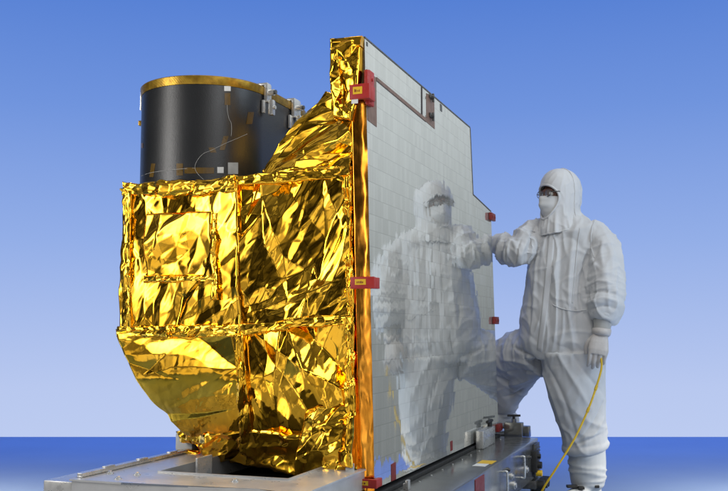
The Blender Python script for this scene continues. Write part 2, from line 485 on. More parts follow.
def foil(name, rows, layers, parent, m=None, seed=1, dep=0.05, res=0.003, bulge=None, nback=4, edge=0.0, pts3=False, label=None, xmax=None):
    """crumpled foil over a form. rows: bottom to top, each a polyline of photo points with their depth along the panel."""
    rng = random.Random(seed)
    L = []
    for row in rows:
        L.append([Vector(p) if pts3 else on_y(*p) for p in row])
    nseg = max(len(r) for r in L)
    def resample(poly, n):
        d = [0]
        for a, b in zip(poly, poly[1:]): d.append(d[-1] + (b - a).length)
        T = np.linspace(0, d[-1], n)
        P = np.array([tuple(p) for p in poly])
        return np.stack([np.interp(T, d, P[:, k]) for k in range(3)], 1)
    W = max(sum((b - a).length for a, b in zip(r, r[1:])) for r in L)
    hl = [0]
    for a, b in zip(L, L[1:]):
        hl.append(hl[-1] + max((b[0] - a[0]).length, (b[-1] - a[-1]).length))
    H = hl[-1]
    nu, nv = max(12, int(W / res)), max(12, int(H / res))
    RW = np.array([resample(r, nu) for r in L])
    if xmax is not None: RW[:, :, 0] = np.minimum(RW[:, :, 0], xmax)
    V = np.linspace(0, H, nv)
    P = np.zeros((nv, nu, 3))
    for k in range(3):
        for i in range(nu):
            P[:, i, k] = np.interp(V, hl, RW[:, i, k])
    if len(L) > 2:                                   # soften the breaks between the rows
        b = max(1, int(min(0.035, H * 0.06) / res))
        for k in range(3):
            q = np.pad(P[:, :, k], b, mode='reflect', reflect_type='odd')
            P[:, :, k] = boxblur(q, b)[b:-b, b:-b]
    U, VV = np.meshgrid(np.linspace(0, 1, nu), np.linspace(0, 1, nv))
    if bulge is not None:
        P[:, :, 1] -= bulge(U, VV)
    du = np.gradient(P, axis=1); dv = np.gradient(P, axis=0)
    N = np.cross(du, dv); N /= np.linalg.norm(N, axis=2, keepdims=True) + 1e-12
    if N[:, :, 1].mean() > 0: N = -N
    h = np.zeros((nv, nu))
    for i, ly in enumerate(layers):
        sc, am, an, asp = ly[:4]
        c = crumple(W, H, nu, nv, sc, am, an, asp, rng, ly[4] if len(ly) > 4 else 1)
        c = warp(c, W, H, sc * 0.30, 1.0 / sc / 6.0, seed * 7 + i)
        if len(ly) > 5: c = c * ly[5](U, VV)
        h += c
    if edge > 0:
        e = np.minimum(np.minimum(U * W, (1 - U) * W), np.minimum(VV * H, (1 - VV) * H))
        h -= np.clip(1 - e / edge, 0, 1) ** 2 * edge * 0.8
    P = P + N * h[:, :, None]
    if xmax is not None: P[:, :, 0] = np.minimum(P[:, :, 0], xmax)
    verts = P.reshape(-1, 3).tolist()
    idx = np.arange(nv * nu).reshape(nv, nu)
    faces = np.stack([idx[:-1, :-1], idx[:-1, 1:], idx[1:, 1:], idx[1:, :-1]], -1).reshape(-1, 4).tolist()
    rim = list(idx[0, :-1]) + list(idx[:-1, -1]) + list(idx[-1, :0:-1]) + list(idx[:0:-1, 0])
    prev = [int(x) for x in rim]
    rp = np.array([verts[i] for i in prev])
    cen = rp.mean(0)
    nb = nback if dep > 0.02 else 1
    for j in range(1, nb + 1):
        f = j / nb
        base = len(verts)
        jit = np.array([noise.noise(Vector((p[0] * 14, j * 1.3 + seed, p[2] * 14))) for p in rp]) * 0.012 * (1 if j < nb else 0) * min(1, dep * 6)
        out = rp - cen; out[:, 1] = 0
        out /= np.linalg.norm(out, axis=1, keepdims=True) + 1e-9
        q = rp.copy(); q[:, 1] += dep * f; q += out * jit[:, None]
        if xmax is not None: q[:, 0] = np.minimum(q[:, 0], xmax)
        verts += q.tolist()
        cur = list(range(base, base + len(prev)))
        n = len(prev)
        faces += [[prev[(i + 1) % n], prev[i], cur[i], cur[(i + 1) % n]] for i in range(n)]
        prev = cur
    verts.append((rp.mean(0) + np.array([0, dep, 0])).tolist())
    n = len(prev)
    faces += [[prev[(i + 1) % n], prev[i], len(verts) - 1] for i in range(n)]
    o = mesh_np(name, verts, faces, m or M_GOLD, parent)
    o.data.set_sharp_from_angle(angle=R(50))
    return o

# ================================================================== the instrument
INST = empty("satellite_instrument", FRAME)
tag(INST, "gold foil wrapped satellite instrument with black barrel and tall tiled mirror panel", "satellite instrument")

# -- radiator panel (mirror side at x = 0, 5 cm thick)
outline = [(364.5, 38), (470, 128), (473, 195), (491, 212), (498.5, 432), (374, 489.5)]
OL = [on_x(*p) for p in outline]
def edge_q(z): return float(np.interp(z, [OL[5].z, OL[0].z], [OL[5].y, OL[0].y]))
def edge_px(px, py, q=0.0):                  # point near the leaning front edge
    p = on_y(px, py, 0)
    return on_y(px, py, edge_q(p.z) + q)
print('EDGEQ', OL[0], OL[5], OL[2], OL[3], OL[4])
def panel_mesh():
    bm = bmesh.new()
    a = [bm.verts.new((0, p.y, p.z)) for p in OL]
    b = [bm.verts.new((-0.048, p.y + (0.002 if i in (0, 5) else 0), p.z)) for i, p in enumerate(OL)]
    bm.faces.new(a); bm.faces.new(b[::-1])
    n = len(a)
    for i in range(n):
        f = bm.faces.new((a[i], b[i], b[(i + 1) % n], a[(i + 1) % n])); f.material_index = 1
    o = from_bm("radiator_panel", bm, M_MIRROR, INST)
    o.data.materials.append(M_STEEL)
    o['label'] = "tall panel of mirror tiles reflecting the worker"
    return o
PANEL = panel_mesh()
def strip_on_panel(name, pts, th, m, parent=PANEL, s0=0.0, inside=True):
    """thin piece lying on the mirror, outlined by photo points"""
    P = [on_x(px, py, 0) for px, py in pts]
    bm = bmesh.new()
    a = [bm.verts.new((s0 + th, p.y, p.z)) for p in P]; b = [bm.verts.new((s0 - 0.001, p.y, p.z)) for p in P]
    bm.faces.new(a); bm.faces.new(b[::-1])
    n = len(a)
    for i in range(n): bm.faces.new((a[i], b[i], b[(i + 1) % n], a[(i + 1) % n]))
    return from_bm(name, bm, m, parent)
strip_on_panel("brown_strip", [(366.5, 69), (376, 78), (376.5, 127), (367.5, 120)], 0.0015, M_BROWN)
strip_on_panel("brown_strip", [(376.2, 77), (426, 118.6), (426, 122), (376.2, 80.5)], 0.003, M_BROWN)
strip_on_panel("brown_strip", [(426.2, 93), (434, 99.5), (434.5, 129), (426.4, 122)], 0.0015, M_BROWN)
strip_on_panel("seam_line", [(421, 86.5), (422.2, 87.5), (422.4, 115.5), (421.1, 114.4)], 0.0012, M_INK)
strip_on_panel("seam_line", [(440, 103.5), (441.8, 105), (442, 112), (440.2, 110.5)], 0.0012, M_STEEL)
strip_on_panel("seam_line", [(366.3, 41.5), (367.6, 42.5), (367.7, 46.5), (366.4, 45.5)], 0.0012, M_STEEL)
strip_on_panel("brown_strip", [(391, 464.5), (395.5, 462), (395.8, 479.3), (391.2, 481.5)], 0.0015, M_DKRED)
strip_on_panel("seam_line", [(450.3, 441.5), (452.3, 440.6), (452.5, 450.2), (450.5, 451.2)], 0.0015, M_DKRED)
for py in (94.5, 113.5):
    p = on_x(430, py + 2, 0)
    bm = bmesh.new()
    add_box(bm, (0.001, p.y - 0.022, p.z - 0.010), (0.010, p.y + 0.022, p.z + 0.009), 0.003)
    add_cyl(bm, (0.008, p.y, p.z - 0.002), (0.019, p.y, p.z - 0.002), 0.007, n=16)
    add_box(bm, (0.007, p.y + 0.006, p.z - 0.022), (0.015, p.y + 0.020, p.z + 0.015), 0.002)
    from_bm("latch", bm, M_STEEL, PANEL, angle=40)
# dark lip along the top edge
bm = bmesh.new()
for i, (a, b) in enumerate(zip(OL[:3], OL[1:4])):
    d = (b - a).normalized()
    nrm = Vector((0, -d.z, d.y)); nrm = nrm if nrm.z > 0 or (abs(nrm.z) < .3 and nrm.y > 0) else -nrm
    t = [Vector((x, *(p + nrm * k).yz)) for p in (a, b) for x, k in ((0.002, 0.0005), (0.002, 0.006), (-0.05, 0.006), (-0.05, 0.0005))]
    v = [bm.verts.new(p) for p in t]
    for q in ((0, 1, 5, 4), (1, 2, 6, 5), (2, 3, 7, 6), (3, 0, 4, 7), (0, 3, 2, 1), (4, 5, 6, 7)):
        bm.faces.new([v[k] for k in q])
from_bm("edge_trim", bm, M_STEEL, PANEL)

# -- copper film wrapped round the near edge of the panel
def copper_edge():
    rng = random.Random(5)
    n, mz = 26, 420
    top, bot = on_y(358, 100, 0), on_y(366, 491, 0)
    z0, z1 = 0.335, top.z + 0.02
    V = []
    for j in range(mz):
        z = z0 + (z1 - z0) * j / (mz - 1)
        for i in range(n):
            t = i / (n - 1)
            x = -0.0535 + 0.0555 * t
            prof = 0.014 * (1 - max(0.0, (t - 0.22) / 0.78) ** 2.0) * min(1.0, t / 0.10) ** 0.5
            f = (noise.noise(Vector((x * 30, z * 9, 3))) * 0.0028 + noise.noise(Vector((x * 60, z * 28, 9))) * 0.0008) * (1 - abs(2 * t - 1) ** 4)
            V.append((x + noise.noise(Vector((z * 6, 1, 1))) * 0.001, edge_q(z) + 0.001 - prof - f, z))
    F = [(j * n + i, j * n + i + 1, (j + 1) * n + i + 1, (j + 1) * n + i) for j in range(mz - 1) for i in range(n - 1)]
    o = mesh_np("edge_film", V, F, M_COPPER, PANEL)
    o['label'] = "strip of copper coloured film along the near edge"
copper_edge()

# -- red protective clamps
def clamp(px0, py0, px1, py1, parent, marks=5, wrap=0.03, fwd=0.0, mat=M_RED):
    a = edge_px(px0, py0, -0.03 - fwd); b = edge_px(px1, py1, -0.03 - fwd); eq = edge_q((a.z + b.z) / 2) - fwd
    x0, x1, z0, z1 = a.x, b.x, min(a.z, b.z), max(a.z, b.z)
    bm = bmesh.new()
    add_box(bm, (x0, eq - 0.034, z0), (x1, eq - 0.017, z1), 0.003)
    add_box(bm, (0.003, eq - 0.0170, z0 + 0.001), (x1 - 0.001, eq + fwd + wrap, z1 - 0.001), 0.003)
    o = from_bm("edge_clamp", bm, mat, parent, angle=40)
    w, h = x1 - x0, z1 - z0
    bm = bmesh.new()
    add_box(bm, (x0 + w * 0.20, eq - 0.0352, z0 + h * 0.32), (x1 - w * 0.34, eq - 0.0335, z1 - h * 0.20), 0.0005)
    lb = from_bm("label", bm, M_YELLOW, o)
    bm = bmesh.new()
    rng = random.Random(int(px0 * 3 + py0))
    xs, xe = x0 + w * 0.28, x1 - w * 0.42
    for k in range(marks):
        x = xs + (xe - xs) * k / marks
        ww = (xe - xs) / marks * rng.uniform(0.4, 0.75)
        zz = z0 + h * 0.45
        add_box(bm, (x, eq - 0.0358, zz), (x + ww, eq - 0.0350, zz + h * rng.uniform(0.12, 0.2)))
    from_bm("mark", bm, M_DKRED, lb)
    return o
c1 = clamp(349.0, 84.5, 369.5, 98, PANEL, 4, 0.01, 0.022)
clamp(350.5, 277.0, 374.5, 288.5, PANEL, 4)
clamp(352.5, 478.5, 377.0, 489, PANEL, 3)
# upper clamp: tall red bracket on the mirror side, white tag below
bm = bmesh.new()
p0, p1 = on_x(368.5, 72, 0.0), on_x(376, 110, 0.0)
za, zb = on_x(370, 108, 0).z, on_x(370, 74, 0).z
eq = edge_q((za + zb) / 2)
add_box(bm, (0.002, eq - 0.012, za), (0.019, eq + 0.040, zb), 0.004)
add_cyl(bm, (0.010, eq - 0.014, za + 0.01), (0.010, eq - 0.014, za + 0.05), 0.011, n=18)
add_cyl(bm, (0.010, eq - 0.014, zb - 0.055), (0.010, eq - 0.014, zb - 0.004), 0.011, n=18)
for z in (za + 0.025, zb - 0.03):
    add_cyl(bm, (0.018, eq + 0.018, z), (0.022, eq + 0.018, z), 0.006, n=12)
from_bm("clamp_bracket", bm, M_RED, PANEL, angle=40)
bm = bmesh.new()
a, b = edge_px(351.8, 104, -0.05), edge_px(358.2, 99, -0.05)
add_box(bm, (a.x, eq - 0.052, a.z), (b.x, eq - 0.049, b.z + 0.006), 0.0005)
from_bm("white_tag", bm, M_WHITE, PANEL)
bm = bmesh.new()
a, b = on_y(346.0, 479, -0.035), on_y(354.5, 463.5, -0.035)
add_box(bm, (a.x, -0.040, a.z), (b.x, -0.037, b.z), 0.0005)
from_bm("white_tag", bm, M_WHITE, INST)
for (px, py) in ((490.5, 217), (494, 320.5), (497.5, 427.5)):        # small clamps on the far edge
    p = on_x(px, py, 0.0)
    bm = bmesh.new()
    add_box(bm, (0.001, p.y - 0.05, p.z - 0.020), (0.018, p.y + 0.05, p.z + 0.020), 0.003)
    add_cyl(bm, (0.017, p.y + 0.03, p.z), (0.021, p.y + 0.03, p.z), 0.008, n=12)
    add_cyl(bm, (0.017, p.y - 0.03, p.z), (0.021, p.y - 0.03, p.z), 0.008, n=12)
    from_bm("edge_clamp", bm, M_DKRED, PANEL, angle=40)

# -- foil blankets on the body
def soft(lo, hi):
    return lambda t: np.clip((t - lo) / (hi - lo), 0, 1)
BODY = INST
# upper left: bright face with a pocket
foil("foil_blanket", [[(119, 332, 0.0), (176, 332, -0.02), (240, 332, -0.082)],
                      [(121, 255, 0.0), (176, 254, -0.03), (239.5, 253, -0.077)],
                      [(122, 186, 0.0), (176, 184, -0.025), (238, 180, -0.067)]],
     [(0.11, 0.014, 95, 1.4, 1), (0.042, 0.0060, 82, 2.6, 1, lambda U, V: 0.45 + 0.55 * np.clip((0.6 - V) / 0.3, 0, 1)), (0.04, 0.0042, 35, 2.4, 1), (0.016, 0.0006, 60, 3.0, 0)],
     BODY, seed=11, dep=1.0, nback=30, edge=0.005)
# upper right: long diagonal folds
foil("foil_blanket", [[(235, 328, -0.07), (300, 322, -0.035), (352, 318, 0.0)],
                      [(235, 250, -0.065), (300, 250, -0.02), (352, 246, 0.0)],
                      [(233, 178, -0.055), (300, 174, -0.02), (352, 168, 0.0)]],
     [(0.075, 0.020, 56, 2.8, 0), (0.12, 0.013, 105, 1.5, 0), (0.028, 0.0024, 62, 4.5, 0), (0.03, 0.004, 20, 3.0, 0, lambda U, V: np.clip((0.45 - V) / 0.3, 0, 1)), (0.014, 0.0008, 50, 3.0, 0)],
     BODY, seed=23, dep=1.0, nback=12, edge=0.004)
# lower left: belly curling under
foil("foil_blanket", [[(206, 462, 0.26), (232, 463, 0.22), (252, 463, 0.18)],
                      [(196, 444, 0.17), (226, 444, 0.13), (250, 443, 0.09)],
                      [(178, 428, 0.10), (214, 428, 0.05), (246, 427, 0.01)],
                      [(150, 406, 0.045), (196, 405, 0.0), (243, 403, -0.045)],
                      [(134, 382, 0.0), (186, 381, -0.04), (241, 378, -0.075)],
                      [(120, 347, 0.0), (180, 345, -0.035), (239, 343, -0.08)],
                      [(116, 329, 0.0), (178, 328, -0.03), (238, 328, -0.08)]],
     [(0.17, 0.026, 12, 2.0, 0), (0.075, 0.006, -8, 3.4, 0), (0.03, 0.0011, 16, 4.0, 0), (0.016, 0.0005, 50, 2.5, 0)],
     BODY, seed=37, dep=1.0, nback=30, edge=0.022)
# lower right: big upright folds
foil("foil_blanket", [[(250, 462, 0.16), (300, 474, 0.09), (345, 482, 0.02)],
                      [(250, 430, 0.02), (300, 436, 0.01), (350, 440, 0.0)],
                      [(243, 380, -0.06), (300, 378, -0.04), (352, 378, 0.0)],
                      [(237, 326, -0.075), (300, 320, -0.04), (353, 316, 0.0)]],
     [(0.11, 0.036, 114, 2.4, 0), (0.06, 0.010, 78, 2.6, 0), (0.026, 0.0014, 118, 4.5, 0), (0.014, 0.0005, 50, 2.5, 0)],
     BODY, seed=47, dep=0.95, nback=12, edge=0.004)
# pocket on the bright face
foil("foil_pocket", [[(145, 277, -0.035), (213, 277, -0.07)], [(144.5, 213, -0.035), (212, 211, -0.07)]],
     [(0.13, 0.020, 35, 1.3, 0), (0.05, 0.006, 65, 2.0, 0), (0.018, 0.001, 30, 2.5, 0)],
     BODY, seed=52, dep=0.05, edge=0.008)
# crumpled tape seams
SEAM = [(0.042, 0.010, 72, 1.6, 0), (0.018, 0.0035, 40, 2.0, 0)]
def seam(rows, seed, lay=SEAM, dep=0.03, bul=0.006, m=M_GOLD_FINE, edge=0.006):
    foil("foil_seam", rows, lay, BODY, m=m, seed=seed, dep=dep, res=0.0024, edge=edge,
         bulge=lambda U, V: bul * np.sin(np.pi * U) ** 0.7 * np.sin(np.pi * V) ** 0.4)
seam([[(116, 338, -0.012), (176, 338, -0.05), (240, 337, -0.095)], [(117, 326, -0.012), (176, 325, -0.05), (239, 324, -0.095)]], 61)      # ledge
seam([[(240, 337, -0.09), (300, 328, -0.055), (352, 325, -0.012)], [(239, 324, -0.09), (300, 317, -0.055), (352, 313, -0.012)]], 62)
seam([[(121, 196, -0.012), (176, 197, -0.045), (236, 192, -0.08)], [(121, 181, -0.01), (176, 181, -0.04), (235, 175, -0.07)]], 63,
     [(0.05, 0.014, 60, 1.8, 0), (0.022, 0.005, 30, 2.0, 0)], bul=0.015)
seam([[(233, 186, -0.075), (300, 182, -0.035), (352, 178, -0.01)], [(233, 175, -0.07), (300, 170, -0.035), (352, 166, -0.01)]], 64)
seam([[(121, 328, -0.010), (131, 328, -0.018)], [(123, 190, -0.010), (131, 190, -0.018)]], 65)
seam([[(344, 470, -0.012), (356.5, 470, -0.012)], [(345, 320, -0.012), (355, 320, -0.012)], [(343, 170, -0.012), (352.5, 170, -0.012)]], 67,
     [(0.035, 0.012, 20, 1.4, 1), (0.016, 0.002, 60, 1.2, 1)])
seam([[(142, 283, -0.045), (216, 282, -0.088)], [(142, 275, -0.045), (216, 274, -0.088)]], 68, bul=0.006)
seam([[(211, 300, -0.078), (218, 300, -0.083)], [(210, 212, -0.072), (217, 212, -0.078)]], 70, [(0.03, 0.012, 85, 2.0, 1), (0.012, 0.003, 60, 1.2, 0)], bul=0.01)
seam([[(243, 460, 0.13), (257, 460, 0.12)], [(239, 428, 0.0), (252, 428, 0.0)], [(236, 380, -0.095), (247, 380, -0.085)], [(233, 334, -0.105), (243, 334, -0.10)]], 69, bul=0.004)
# bottom: loose folds tucked round the foot
foil("foil_blanket", [[(292, 483, -0.03), (346, 490, -0.04)], [(298, 440, -0.04), (350, 440, -0.03)], [(306, 408, -0.02), (352, 404, -0.015)]],
     [(0.06, 0.024, 60, 1.5, 0), (0.03, 0.009, 30, 1.8, 0), (0.014, 0.002, 0, 1.6, 0)], BODY, m=M_GOLD_FINE, seed=81, dep=0.3, edge=0.008)
foil("foil_blanket", [[(198, 458, 0.17), (248, 467, 0.10), (304, 477, 0.03)], [(198, 447, 0.14), (248, 446, 0.04), (304, 448, -0.02)], [(194, 434, 0.10), (248, 432, 0.0), (304, 436, -0.035)]],
     [(0.055, 0.020, 20, 1.7, 1), (0.028, 0.008, 60, 1.8, 1), (0.014, 0.0012, 10, 2, 0)], BODY, m=M_GOLD_FINE, seed=82, dep=0.4, edge=0.010)
foil("foil_blanket", [[(333, 466, -0.045), (352, 468, -0.05)], [(335, 420, -0.045), (353, 416, -0.045)]],
     [(0.05, 0.022, 85, 2.2, 1), (0.02, 0.003, 20, 1.3, 1)], BODY, seed=83, dep=0.08, edge=0.006)
# wedge of foil behind the top
foil("foil_blanket", [[(262, 176, -0.02), (310, 176, -0.01), (352, 176, -0.01)],
                      [(264, 162, 0.00), (310, 160, 0.00), (352, 160, -0.01)],
                      [(280, 142, 0.03), (316, 142, 0.02), (352, 142, -0.01)],
                      [(303, 121, 0.06), (326, 121, 0.03), (353, 122, -0.01)],
                      [(327, 95, 0.08), (340, 95, 0.04), (353, 95, -0.01)]],
     [(0.095, 0.036, 48, 2.2, 0), (0.05, 0.009, 28, 2.4, 0), (0.022, 0.0012, 35, 3.0, 0)], BODY, seed=91, dep=0.40, nback=12, edge=0.003)
seam([[(262, 176, 0.0), (352, 184, -0.02)], [(264, 167, 0.02), (352, 166, -0.02)]], 92, [(0.035, 0.012, 15, 1.8, 1), (0.014, 0.003, 20, 1.3, 0)], bul=0.01)
# flap hanging over the top of the panel's back edge
foil("foil_flap", [[(333, 117, -0.07), (352, 121, -0.072)], [(331, 80, -0.07), (358.5, 84, -0.076)], [(330, 42, -0.075), (364, 38, -0.082)]],
     [(0.07, 0.020, 70, 1.8, 0), (0.035, 0.008, 35, 2.2, 0), (0.016, 0.0015, 20, 2.0, 0)], BODY, seed=93, dep=0.16, nback=2, edge=0.008, xmax=-0.004)
foil("foil_seam", [[(329.5, 49, -0.085), (364, 45, -0.092)], [(330, 38.5, -0.075), (364.5, 35.0, -0.082)]],
     [(0.03, 0.007, 20, 1.3, 1)], BODY, m=M_GOLD_FINE, seed=94, dep=0.17, nback=2, edge=0.004, xmax=-0.0005)
# dark blanket filling the body behind the sheets
bm = bmesh.new()
tl, tr, bl = on_y(124, 184, 0.03), on_y(350, 172, 0.03), on_y(230, 445, 0.12)
add_box(bm, (tl.x + 0.03, 0.06, 0.80), (-0.06, 0.98, tl.z - 0.03), 0.02)
add_box(bm, (bl.x, 0.14, 0.50), (-0.06, 0.94, 0.80), 0.02)
from_bm("inner_frame", bm, M_RUBBER, INST)
# black mounting block between body and plate
bm = bmesh.new()
a, b = on_y(205, 470, 0.13), on_y(296, 470, 0.10)
add_box(bm, (a.x, 0.24, 0.405), (b.x + 0.02, 0.80, 0.56), 0.004)
from_bm("mounting_block", bm, M_RUBBER, INST)
# pale foot at the far left of the body
a, b = on_y(175, 452, 0.22), on_y(196, 438, 0.22)
bm = bmesh.new()
add_box(bm, (a.x + 0.012, 0.20, 0.434), (b.x - 0.005, 0.30, b.z + 0.02), 0.008)
from_bm("mounting_foot", bm, M_WHITE, INST, angle=40)
foil("foil_seam", [[(170, 454.5, 0.17), (198, 456, 0.16)], [(177, 449, 0.185), (198, 450, 0.17)]], [(0.02, 0.006, 10, 1.5, 1)], BODY, m=M_GOLD_FINE, seed=96, dep=0.06, edge=0.004)
foil("foil_seam", [[(181, 442, 0.17), (204, 448, 0.10)], [(176, 431, 0.15), (204, 436, 0.08)]], [(0.03, 0.012, 40, 1.5, 1), (0.015, 0.003, 0, 1.2, 0)], BODY, m=M_GOLD_FINE, seed=97, dep=0.08, edge=0.004)

# -- black barrel
def barrel():
    ctr = INV @ Vector(((203.5 - CX) / FPX * 3.70, 3.70, 0))
    Rr, Lg = 0.2555, 0.35
    ztop = 1.868
    zbot = on_y(180, 186, 0.02).z - 0.03
    def path(r, n=72):
        pts = []
        for k in range(n + 1):
            a = math.pi + math.pi * k / n
            pts.append((ctr.x + r * math.cos(a), ctr.y + r * math.sin(a)))
        for k in range(n + 1):
            a = math.pi * k / n
            pts.append((ctr.x + r * math.cos(a), ctr.y + Lg + r * math.sin(a)))
        return pts
    def loft(secs, name, m, parent, closed=False):
        bm = bmesh.new()
        rings = [[bm.verts.new((x, y, z)) for x, y in path(r)] for r, z in secs]
        n = len(rings[0])
        pr = list(zip(rings, rings[1:])) + ([(rings[-1], rings[0])] if closed else [])
        for a, b in pr:
            for k in range(n):
                bm.faces.new((a[k], a[(k + 1) % n], b[(k + 1) % n], b[k]))
        return from_bm(name, bm, m, parent, angle=35)
    B = loft([(Rr - 0.006, zbot), (Rr, zbot), (Rr, zbot + 0.2), (Rr, ztop - 0.2), (Rr, ztop - 0.035), (Rr - 0.005, ztop - 0.035), (Rr - 0.006, zbot + 0.01)], "telescope_barrel", M_BLACK, INST, True)
    B['label'] = "satin black barrel with an amber rim"
    loft([(Rr + 0.002, ztop - 0.034), (Rr + 0.005, ztop - 0.024), (Rr + 0.006, ztop - 0.004), (Rr + 0.002, ztop), (Rr - 0.02, ztop), (Rr - 0.02, ztop - 0.034)], "rim", M_RIM, B, True)
    # surface point of the barrel under a photo pixel
    def hit(px, py, rr=Rr):
        d = lray(px, py)
        best = None
        for (cy, front) in ((ctr.y, True), (ctr.y + Lg, False)):
            ox, oy = CL.x - ctr.x, CL.y - cy
            A = d.x * d.x + d.y * d.y; Bq = 2 * (ox * d.x + oy * d.y); C = ox * ox + oy * oy - rr * rr
            D = Bq * Bq - 4 * A * C
            if D > 0:
                t = (-Bq - math.sqrt(D)) / (2 * A)
                p = CL + d * t
                if (front and p.y <= ctr.y + 1e-6):
                    nn = Vector((p.x - ctr.x, p.y - cy, 0)).normalized(); return p, nn
        if px < 200: nq = Vector((-0.955, -0.296, 0)); return Vector((ctr.x, ctr.y, (CL + d * 3.7).z)) + nq * rr, nq
        t = (ctr.x + rr - CL.x) / d.x
        return CL + d * t, Vector((1, 0, 0))
    def patch(name, px0, py0, px1, py1, m, th=0.0012, skew=0.0):
        n = 8
        bm = bmesh.new(); rows = []
        for k in range(n + 1):
            f = k / n; px = px0 + (px1 - px0) * f
            col = []
            for yy, sk in ((py1, -skew), (py0, skew)):
                p, nn = hit(px + sk, yy)
                col.append((bm.verts.new(p + nn * th), bm.verts.new(p - nn * 0.002)))
            rows.append(col)
        for a, b in zip(rows, rows[1:]):
            bm.faces.new((a[0][0], b[0][0], b[1][0], a[1][0])); bm.faces.new((a[0][1], a[1][1], b[1][1], b[0][1]))
            bm.faces.new((a[0][0], a[0][1], b[0][1], b[0][0])); bm.faces.new((a[1][0], b[1][0], b[1][1], a[1][1]))
        for q in (rows[0], rows[-1]):
            bm.faces.new((q[0][0], q[1][0], q[1][1], q[0][1]))
        return from_bm(name, bm, m, B)
    patch("white_label", 224.2, 86, 230.6, 91, M_WHITE)
    patch("amber_tape", 224.6, 93, 230.2, 105, M_TAPE)
    patch("amber_tape", 221.5, 136, 226.5, 150, M_TAPE, skew=2)
    patch("amber_tape", 209.5, 147.5, 215.5, 152.5, M_TAPE, skew=-1.0)
    patch("amber_tape", 176.5, 163.5, 183, 175.5, M_TAPE)
    patch("amber_tape", 184.5, 167.5, 214, 173.5, M_TAPE)
    patch("amber_tape", 150.5, 163.5, 154.5, 177, M_TAPE, skew=1)
    patch("white_label", 217.3, 167, 223.6, 173, M_WHITE)
    patch("grey_label", 228, 162.5, 238, 174, M_GREYTAG)
    patch("amber_tape", 141.2, 143, 143.0, 148, M_TAPE)
    patch("amber_tape", 247, 112, 253, 124, M_TAPE, skew=1)
    def wire(pix, r=0.0006):
        bm = bmesh.new()
        pts = []
        for px, py in pix:
            p, nn = hit(px, py); pts.append(p + nn * (r + 0.0006))
        add_tube(bm, spline(pts, 5), r, 8)
        from_bm("thin_wire", bm, M_GREYTAG, B, smooth=True)
    wire([(227, 105), (227.5, 112), (229, 119), (231, 123), (231.5, 130), (231, 136)])
    wire([(247, 134), (238, 138), (224, 144), (212, 150), (203, 154), (197, 161), (195, 168), (198, 174), (204, 180)])
    wire([(141.5, 176), (150, 173), (165, 170.5), (180, 169), (195, 168)])
    # silver clamps on the rim
    def bracket(px, py, w, h, tall):
        p, nn = hit(px, py)
        T = Vector((0, 0, 1)).cross(nn).normalized()
        M = Matrix((( T.x, nn.x, 0, p.x), (T.y, nn.y, 0, p.y), (0, 0, 1, 0), (0, 0, 0, 1)))
        M[2][3] = 0
        bm = bmesh.new()
        add_box(bm, (-w, 0.004, ztop - h * 0.55), (w, 0.020, ztop + 0.012), 0.005, M)
        add_box(bm, (-w * 0.95, -0.03, ztop + 0.004), (w * 0.95, 0.018, ztop + 0.016), 0.004, M)
        add_box(bm, (-w * 0.55, 0.018, ztop - h), (w * 0.75, 0.040, ztop - h * 0.45), 0.007, M)
        add_box(bm, (-w * 1.75, 0.002, ztop - h * 0.95), (-w * 0.75, 0.012, ztop - h * 0.50), 0.003, M)
        t = M @ Vector((0, 0.018, ztop - 0.022)); add_cyl(bm, t, t + nn * 0.022, 0.013, n=18)
        t = M @ Vector((w * .1, 0.038, ztop - h * 0.72)); add_cyl(bm, t, t + nn * 0.008, 0.008, n=14)
        o = from_bm("rim_clamp", bm, M_SILVER, B, angle=40)
        bm = bmesh.new()
        t = M @ Vector((0, 0.040, ztop - 0.022)); add_cyl(bm, t, t + nn * 0.010, 0.009, n=6)
        from_bm("bolt", bm, M_STEEL, o, angle=40); bm = bmesh.new()
        t = M @ Vector((w * .6, 0.020, ztop - h * 0.5)); add_cyl(bm, t, t + nn * 0.016, 0.006, n=10)
        from_bm("bolt", bm, M_STEEL, o, angle=40)
    bracket(265.0, 100, 0.020, 0.115, True)
    bracket(293.5, 112, 0.034, 0.125, True)
    # small clip on the left of the rim
    p, nn = hit(140.6, 100)
    bm = bmesh.new()
    T = Vector((0, 0, 1)).cross(nn).normalized()
    M = Matrix(((T.x, nn.x, 0, p.x), (T.y, nn.y, 0, p.y), (0, 0, 1, 0), (0, 0, 0, 1)))
    add_box(bm, (-0.02, 0.002, ztop - 0.075), (0.02, 0.012, ztop + 0.006), 0.003, M)
    from_bm("rim_clamp", bm, M_SILVER, B, angle=40)
    bm = bmesh.new()
    add_box(bm, (-0.012, 0.001, ztop - 0.135), (0.012, 0.020, ztop - 0.115), 0.003, M)
    from_bm("amber_tape", bm, M_RIM, B, angle=40)
    # lid of foil inside the mouth
    bm = bmesh.new()
    vs = [bm.verts.new((x, y, ztop - 0.06)) for x, y in path(Rr - 0.005)]
    bm.faces.new(vs)
    from_bm("inner_baffle", bm, M_RUBBER, B)
    return B
barrel()

